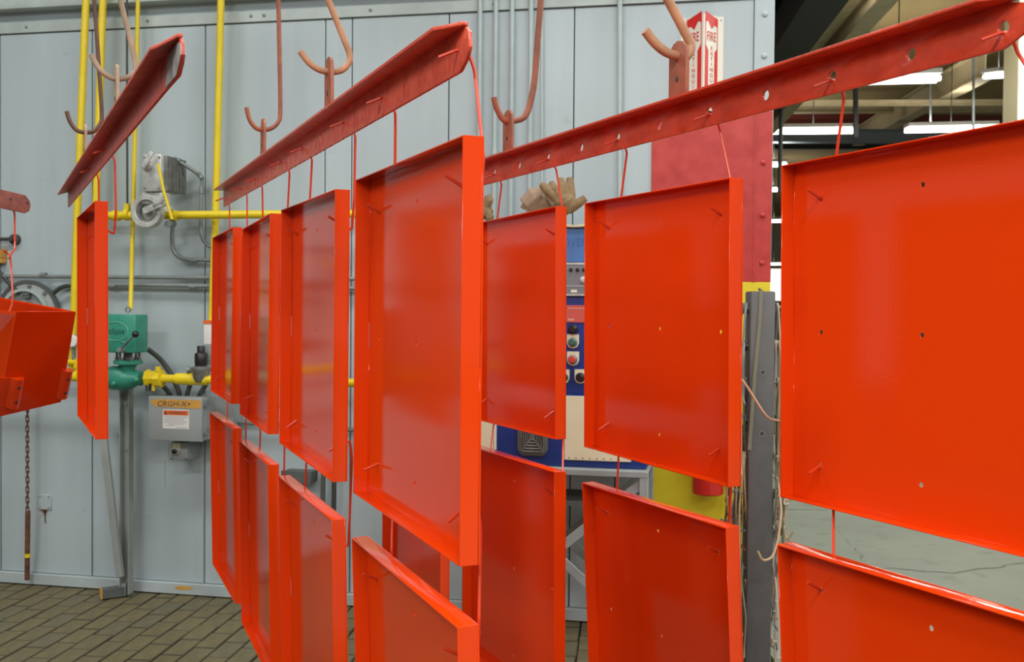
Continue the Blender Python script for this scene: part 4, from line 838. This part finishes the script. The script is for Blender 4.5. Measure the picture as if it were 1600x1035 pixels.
TR = {'2a': [-1.1937, 4.2045, 0.2661, -1.1833, -0.0098, 0.0028], '2aL': [-1.1999, 4.1915, -0.427, -1.1697, 0.0199, 0.0016], '2b': [-0.8917, 3.4827, 0.2494, -1.1979, -0.0095, 0.0059], '2bL': [-0.905, 3.5023, -0.4509, -1.1906, 0.0155, 0.0085], '2c': [-0.6041, 2.7548, 0.2483, -1.1756, -0.0012, -0.0115], '2cL': [-0.6251, 2.8274, -0.4584, -1.1686, 0.0219, -0.0057], '2d': [-0.3063, 2.0523, 0.2442, -1.1765, -0.0003, -0.0048], '2dL': [-0.3042, 2.0152, -0.4445, -1.1821, 0.0348, 0.0022], '3b': [-0.4591, 4.0362, 0.2596, -1.1569, 0.0, 0.0], '3bL': [-0.4673, 3.8369, -0.4055, -1.151, 0.0, 0.0], '3c': [-0.1352, 3.3211, 0.2596, -1.1569, 0.0035, 0.0083], '3cL': [-0.1434, 3.1218, -0.4055, -1.151, 0.0015, 0.0081], '3d': [0.1777, 2.6344, 0.2611, -1.1575, 0.0118, -0.0053], '3dL': [0.1784, 2.6354, -0.4379, -1.1565, 0.0479, 0.0095], '3e': [0.4902, 1.9403, 0.2642, -1.1403, 0.0096, 0.0059], '3eL': [0.4603, 1.8146, -0.4055, -1.1272, 0.06, 0.005], '1a': [-1.3362, 3.2419, 0.2638, -1.1106, 0.002, -0.0032]}
for key, v in TR.items():
    bm_ = {'3': B3, '2': B2, '1': B1}[key[0]]
    if key == '1a': lb = 'glossy red tray seen nearly edge-on, hanging under the grey-ended beam'
    else: lb = 'glossy red tray, %s tier under %s, %s' % ('lower' if key.endswith('L') else 'upper', bm_, CNT['abcd'.index(key[1]) if key[0] == '2' else 'bcde'.index(key[1])])
    tray(key, *v, lb, 'red trays under ' + bm_)

# ---- angle-iron beams
def beam_z2(s): return 1.858 - .0112 * s
def beam_z3(s): return 1.8805
def beam_z1(s): return 1.8705
H3 = sorted(x[0] for x in [(1.2158, 1.9189), (1.0381, 1.9159), (0.8549, 1.9162), (0.6692, 1.9161), (0.4836, 1.9139), (0.291, 1.9158), (0.1054, 1.9137), (-0.0806, 1.9159), (-0.2733, 1.9175), (-0.4613, 1.9156), (-0.6434, 1.9141)])
st_ = H3[1] - H3[0]
while H3[0] - st_ > -1.5: H3.insert(0, H3[0] - (H3[-1] - H3[0]) / (len(H3) - 1))
def angle_beam(fr, label, zf, s0, s1, h, leg, m, holes=None, hr=.0102, chamf=.07, endm=None, droop=0.0):
    t = thing('hanging_beam', label, 'beam', fr, (s0, 0, zf(s0)))
    k = MB(); fn = lambda a, b, y: (a, y, b)
    if holes:
        bs = [s0] + [(p + q) / 2 for p, q in zip(holes, holes[1:])] + [s1]
        for i, hx in enumerate(holes):
            a, b = bs[i], bs[i + 1]; zb, zt = zf(hx), zf(hx) + h; zm = zb + h * .53
            per = [(a, zb), (hx, zb), (b, zb), (b, zm), (b, zt), (hx, zt), (a, zt), (a, zm)]
            if i == len(holes) - 1: per = [(a, zb), (hx, zb), (b - .016, zb + .014), (b, zm), (b - .010, zt - .008), (hx + .005, zt), (a, zt), (a, zm)]
            sd = [0, 1, 4, 5] + ([6, 7] if i == 0 else []) + ([2, 3] if i == len(holes) - 1 else [])
            k.holed(per, octo(hx, zm - .004, hr), fn, 0, .006, sd)
    else:
        za, zb = zf(s0), zf(s1)
        poly = [(s0, za), (s1 - .042, zf(s1 - .042)), (s1 - .012, zb + .014), (s1, zb + h * .45), (s1 - .004, zb + h - .012), (s1 - .02, zb + h), (s0, za + h)]
        k.prism(poly, fn, 0, .006)
    part(k, 'vertical_leg', m, t, bevel=.0012, seg=2)
    k = MB()
    def top(a, b, dz): return (a, b, zf(a) + h + dz + droop * b)
    k.prism([(s0, .006), (s0, -leg), (s1 - chamf - .014, -leg), (s1 - chamf, -leg + .012), (s1 - .012, -.004), (s1 - .02, .006)], top, -.0005, .0055)
    part(k, 'top_leg', m, t, bevel=.0012, seg=2)
    if endm:
        k = MB(); zb = zf(s1)
        k.prism([(s1 - .16, zf(s1 - .16) + .002), (s1 - .042, zf(s1 - .042) + .001), (s1 - .013, zb + .015), (s1 - .001, zb + h * .45), (s1 - .005, zb + h - .012), (s1 - .03, zb + h - .006), (s1 - .13, zb + h - .005)], fn, -.0012, .007)
        part(k, 'scraped_end', endm, t, 'bare grey scraped end', smooth=0)
    return t
S1 = 1.7563
bt3 = angle_beam(ROW3, 'red angle-iron beam with a row of round holes, nearest the camera', beam_z3, -1.56, 1.2504 + .014, .066, .041, BEAM, H3, chamf=.045)
bt2 = angle_beam(ROW2, 'red angle-iron beam crusted with paint drips, carrying eight trays', beam_z2, -2.2466, 0.5531, .064, .037, BEAM2, chamf=.045, droop=.06)
bt1 = angle_beam(ROW1, 'red angle-iron beam with bare grey end, steepest in view', beam_z1, -0.9153, S1, .057, .037, BEAM1, endm=GREYSTEEL, chamf=.06, droop=.35)
k = MB()
for i in range(46):
    s = -2.2 + i * .0595 + random.uniform(-.02, .02); z = beam_z2(s); r = random.uniform(.0012, .002)
    k.rings((s, .0015, z + .002), (0, 0, -1), [(r * 1.8, 0), (r, .002), (r * .9, random.uniform(.0025, .004)), (r * .4, .005)], 6)
o = part(k, 'paint_drips', BEAM2, bt2); o['kind'] = 'stuff'
k = MB()
for i in range(60):
    s = -2.2 + i * .0455 + random.uniform(-.02, .02); z = beam_z2(s); wdt = random.uniform(.0008, .0016); z1 = random.uniform(.02, .05)
    k.bar((s, -.0002, z + z1), (s - .002, -.0002, z + z1 * random.uniform(.1, .6)), wdt * 2, .0012, (0, 1, 0))
o = part(k, 'paint_runs', BEAM2, bt2, smooth=60); o['kind'] = 'stuff'

# ---- lugs welded on the beams, and the hook rods of the overhead line
def lug(beam, s, zt, w_, zf, m):
    k = MB(); z0 = zf(s) + .02; r = w_ / 2
    poly = [(s - r, z0), (s + r, z0), (s + r, zt - r)] + [(s + r * math.cos(R(a)), zt - r + r * math.sin(R(a))) for a in (30, 60, 90, 120, 150)] + [(s - r, zt - r)]
    k.prism(poly, lambda a, b, y: (a, y, b), .0065, .0145)
    zz = zf(s) + .125
    part(k, 'suspension_lug', m, beam, 'upright flat lug', bevel=.0015)
    k = MB(); k.rings((s, .0066, zt - .085), (0, -1, 0), [(.006, 0), (.006, .001)], 10); part(k, 'lug_hole', INK, beam)
def hook(fr, s, pts, r, m, label, top=3.45):
    P = [(s, y, z) for y, z in pts]
    d = Vector(P[-1]) - Vector(P[-2])
    kk = (top - P[-1][2]) / max(d.z, .01)
    e0 = P[-1]
    for q in (.08, .2, .4, .7, 1): P.append((s, e0[1] + d.y * kk * q, e0[2] + (top - e0[2]) * q))
    k = MB(); k.tube(spline(P, 4), r, 10)
    single(k, 'hook_rod', m, fr, P[0], label, 'hook', 'hook rods of the overhead line')
s = -0.563
lug(bt3, s, 2.0888, .066, beam_z3, HOOKRED)
hook(ROW3, s, [(-0.0373, 2.122), (-0.0266, 2.089), (-0.0028, 2.0568), (0.0364, 2.06), (0.0643, 2.0737), (0.081, 2.1115), (0.0952, 2.1819), (0.1047, 2.298), (0.1141, 2.4277)], .0095, HOOKRED, 'red-brown hook rod holding the far lug of the holed beam')
s = 0.351
lug(bt3, s, 2.0883, .068, beam_z3, HOOKRED)
hook(ROW3, s, [(-0.0761, 2.1002), (-0.0515, 2.0768), (-0.0236, 2.0604), (0.0046, 2.055), (0.0295, 2.0563), (0.0394, 2.0686), (0.0408, 2.0856), (0.0254, 2.1091), (-0.0035, 2.1517), (-0.0186, 2.1734)], .0105, HOOKTAN, 'thick tan hook rod in front of the fire sign')
s = -1.3594
lug(bt2, s, 2.0857, .066, beam_z2, HOOKRED)
hook(ROW2, s, [(-0.0414, 2.1154), (-0.0315, 2.0784), (-0.0118, 2.054), (0.0119, 2.0497), (0.0377, 2.0576), (0.0576, 2.0791), (0.0634, 2.1137), (0.0609, 2.26), (0.0561, 2.4597)], .0070, HOOKRED, 'red-brown hook rod holding the far lug of the dripped beam')
s = -0.4228
lug(bt2, s, 2.0763, .068, beam_z2, HOOKRED)
hook(ROW2, s, [(-0.0569, 2.0826), (-0.0377, 2.0597), (-0.0155, 2.0457), (0.0084, 2.042), (0.0384, 2.0477), (0.0565, 2.0672), (0.0579, 2.0882), (0.0441, 2.1223), (0.0076, 2.2068)], .0075, HOOKTAN, 'tan hook rod holding the near lug of the dripped beam')
s = -0.2329
lug(bt1, s, 2.0874, .060, beam_z1, HOOKGREY)
hook(ROW1, s, [(-0.046, 2.1237), (-0.0364, 2.0935), (-0.021, 2.0699), (-0.0036, 2.061), (0.0197, 2.0608), (0.0393, 2.0686), (0.055, 2.0909), (0.061, 2.1208), (0.0551, 2.2313), (0.0492, 2.331), (0.0374, 2.4943)], .0068, HOOKBROWN, 'dark brown hook rod holding the far lug of the grey-ended beam')
s = 0.7134
lug(bt1, s, 2.0922, .060, beam_z1, HOOKGREY)
hook(ROW1, s, [(-0.0474, 2.1092), (-0.0372, 2.087), (-0.024, 2.0705), (-0.0063, 2.059), (0.01, 2.056), (0.0309, 2.0598), (0.0474, 2.0694), (0.055, 2.0876), (0.0429, 2.1542), (0.0338, 2.1894), (0.0189, 2.2503)], .0068, HOOKGREY, 'grey-tan hook rod holding the near lug of the grey-ended beam')
for fr, a, b, nm in ((ROW3, -1.9, 2.2, 'holed'), (ROW2, -2.6, 1.6, 'dripped'), (ROW1, -1.3, 2.6, 'grey-ended')):
    k = MB(); k.bar((a, .0, 3.50), (b, .0, 3.50), .06, .02); k.bar((a, .0, 3.60), (b, .0, 3.60), .06, .02); k.bar((a, .0, 3.55), (b, .0, 3.55), .012, .1); 
    for s in (a + .3, b - .3): k.bar((s, 0, 3.61), (s, 0, 5.75), .03, .03, (1, 0, 0))
    single(k, 'conveyor_rail', GIRDD, fr, (a, 0, 3.5), kind='structure', label='overhead rail above the %s beam, out of the picture' % nm, smooth=0)

# ---- hanging wires: beam to upper tray, upper tray to lower tray
def row_of(key): return {'3': (ROW3, beam_z3), '2': (ROW2, beam_z2), '1': (ROW1, beam_z1)}[key[0]]
def wire(path, r, label, group):
    k = MB(); k.tube(fillet(path, .006, 3), r, 7)
    single(k, 'hanging_wire', WIRER_, WORLD, path[0], label, 'wire', group)
def desc(key): return {'3': 'holed-beam', '2': 'dripped-beam', '1': 'grey-ended-beam'}[key[0]], (CNT['abcd'.index(key[1]) if key[0] == '2' else 'bcde'.index(key[1])] if key != '1a' else 'the only one')
for key, Mx in TRAYS.items():
    bname, cn = desc(key)
    for side, hs in (('wall-side', HS[0]), ('camera-side', HS[2])):
        J = lambda v: random.uniform(-v, v)
        end = [Mx @ Vector((hs + .001, TD + .026, HZ[0] + .05)), Mx @ Vector((hs, TD + .022, HZ[0] - .012)), Mx @ Vector((hs, TD - .001, HZ[0])), Mx @ Vector((hs - .004 + J(.005), TD - .026 + J(.004), HZ[0] + .017 + J(.004)))]
        if key.endswith('L'):
            Mu = TRAYS[key[:2]]
            st = [Mu @ Vector((hs - .004 + J(.005), TD - .027 + J(.004), HZ[2] - .015 + J(.004))), Mu @ Vector((hs, TD - .001, HZ[2])), Mu @ Vector((hs, TD + .022, HZ[2] + .010)), Mu @ Vector((hs + .001, TD + .027, HZ[2] - .03))]
            wire(st + end, .0026, 'red wire linking both tiers, %s end, %s row, tray %s' % (side, bname, cn), 'red wires between the tiers')
        else:
            fr, zf = row_of(key); q = end[0] - fr.o; sb = q.dot(fr.e)
            if key[0] == '3':
                hh = min(H3, key=lambda h: abs(h - sb)); sb = hh; zz = zf(sb) + .066 * .53 - .0110
            else:
                sb = min(sb + J(.012), (S1 if key[0] == '1' else 9)); zz = zf(sb) + .034
                if key == '2d' and side == 'camera-side': sb = 0.537 - .03
            st = [fr.p(sb - .016, -.026, zz - .010), fr.p(sb - .001, -.002, zz), fr.p(sb, .014, zz + .002), fr.p(sb + .005, .024, zz - .028)]
            wire(st + end, .0028, 'red wire from beam to upper tray, %s end, %s row, tray %s' % (side, bname, cn), 'red wires under the beams')

# ---- tilted open box with two hinge brackets at the left edge, and its bar
A = Vector((-1.498, 3.62, 1.472)); B = Vector((-1.597, 3.4, 1.472)); C_ = Vector((-1.627, 3.8, 1.143)); Bd = Vector((-1.755, 3.6, 1.109))
L = Vector((-1.941, 3.66, 1.488)); Ld = Vector((-1.996, 3.64, 1.13))
uA = (A - B); vB = (Bd - B).normalized(); nF = uA.cross(vB).normalized()
if nF.y > 0: nF = -nF
A2 = Vector((-1.541, 3.7, 1.474)); L2 = Vector((-2.131, 3.95, 1.559))
A2d, L2d = A2 + (C_ - A), L2 + (Ld - L)
tb_ = thing('open_box', 'tilted open red sheet box with two hinge brackets at the photo edge', 'box', WORLD, tuple(B))
def wallq(p, q, r, s, t=.003):
    n = ((q - p).cross(s - p)).normalized() * t
    k = MB(); k.add([p, q, r, s, p + n, q + n, r + n, s + n], [(0, 1, 2, 3), (7, 6, 5, 4), (0, 4, 5, 1), (1, 5, 6, 2), (2, 6, 7, 3), (3, 7, 4, 0)]); return k
part(wallq(B, A, C_, Bd), 'front_side', RED, tb_, bevel=.0008, seg=1)
part(wallq(L, B, Bd, Ld), 'end_side', RED, tb_, bevel=.0008, seg=1)
part(wallq(A2, A, C_, A2d), 'end_side', RED, tb_, bevel=.0008, seg=1)
part(wallq(L2, A2, A2d, L2d), 'rear_side', RED, tb_, bevel=.0008, seg=1)
k = MB(); k.add([Bd, C_, A2d, L2d, Ld], [(0, 1, 2, 3, 4)]); part(k, 'bottom', RED, tb_, smooth=0)
uh = uA.normalized()
def fpt(px, py_, t): return None
for (cu, cv, lab) in (((0.0436, 0.3346) + ('first',)), ((0.249, 0.3117) + ('second',))):
    pb_ = lambda u, v, t: B + uh * u + vB * v + nF * t
    hb = None
    k = MB(); k.prism([(cu - .075, cv - .066), (cu + .028, cv - .062), (cu + .028, cv + .066), (cu - .075, cv + .066)], pb_, .0, .004); hb = part(k, 'hinge_bracket', RED, tb_, bevel=.001, seg=1)
    k = MB(); prof = [(cu - .024, .004), (cu - .016, .018), (cu - .006, .024), (cu + .010, .024), (cu + .022, .018), (cu + .028, .004)]
    b0, n0 = len(k.v), len(prof)
    vv = [pb_(u, cv - .066, t) for u, t in prof] + [pb_(u, cv + .062, t) for u, t in prof]
    k.add(vv, [(i, i + 1, n0 + i + 1, n0 + i) for i in range(n0 - 1)] + [tuple(range(n0)), tuple(range(2 * n0 - 1, n0 - 1, -1))]); part(k, 'barrel', RED, hb)
    for dv in (-.031, .031):
        k = MB(); k.rings(pb_(cu + .002, cv + dv, .0242), nF, [(.0062, 0), (.0062, .0008)], 12); part(k, 'bolt_hole', INK, hb)
    for dv in (-.03, .02):
        k = MB(); k.rings(pb_(cu - .045, cv + dv, .0042), nF, [(.0022, 0), (.0022, .0006)], 8); part(k, 'small_hole', INK, hb)
ba_, bz_ = Vector((-1.754, 3.85, 1.855)), Vector((-1.978, 3.55, 1.906))
bdir = (ba_ - bz_).normalized(); BAR = Frame((bz_.x, bz_.y), math.atan2(bdir.y, bdir.x)); blen = (Vector((ba_.x, ba_.y)) - Vector((bz_.x, bz_.y))).length
slope = (ba_.z - bz_.z) / blen
hbz = lambda s: bz_.z + slope * s
t0 = thing('hanging_beam', 'short weathered red bar with rounded end at the photo edge', 'beam', BAR, (0, 0, bz_.z))
k = MB(); hh = .033
k.prism([(0, hbz(0) - hh), (blen - .022, hbz(blen - .022) - hh), (blen - .005, hbz(blen) - hh * .6), (blen, hbz(blen)), (blen - .004, hbz(blen) + hh * .5), (blen - .02, hbz(blen - .02) + hh), (0, hbz(0) + hh)], lambda a, b, y: (a, y, b), 0, .007)
part(k, 'flat_bar', RUSTBAR, t0, bevel=.001, seg=1)
for s in (blen - .014, blen - .075):
    k = MB(); k.rings((s, -.0003, hbz(s) + .006), (0, -1, 0), [(.0055, 0), (.0055, .0006)], 10); part(k, 'bolt_hole', INK, t0)
k = MB(); k.tube([(.03, .0, hbz(0) + .02), (.03, .02, hbz(0) + .16), (.03, .02, 3.45)], .007, 8); single(k, 'hook_rod', HOOKBROWN, BAR, (.03, .02, 3.0), 'hook rod holding the short bar, just outside the photo edge', 'hook')
wire([Vector((-1.803, 3.8, 1.857)), Vector((-1.81, 3.83, 1.841)), Vector((-1.813, 3.85, 1.825)), Vector((-1.789, 3.8, 1.72)), Vector((-1.779, 3.78, 1.693)), Vector((-1.784, 3.76, 1.674)), Vector((-1.782, 3.74, 1.657))], .0032, 'red wire looped under the short bar at the photo edge', 'red wires at the photo edge')
wire([Vector((-1.802, 3.74, 1.686)), Vector((-1.796, 3.76, 1.676)), Vector((-1.787, 3.76, 1.669)), Vector((-1.773, 3.74, 1.621)), Vector((-1.759, 3.72, 1.524)), Vector((-1.716, 3.62, 1.49)), Vector((-1.67, 3.5, 1.461))], .0032, 'red wire hooked from the upper loop down into the tilted box', 'red wires at the photo edge')
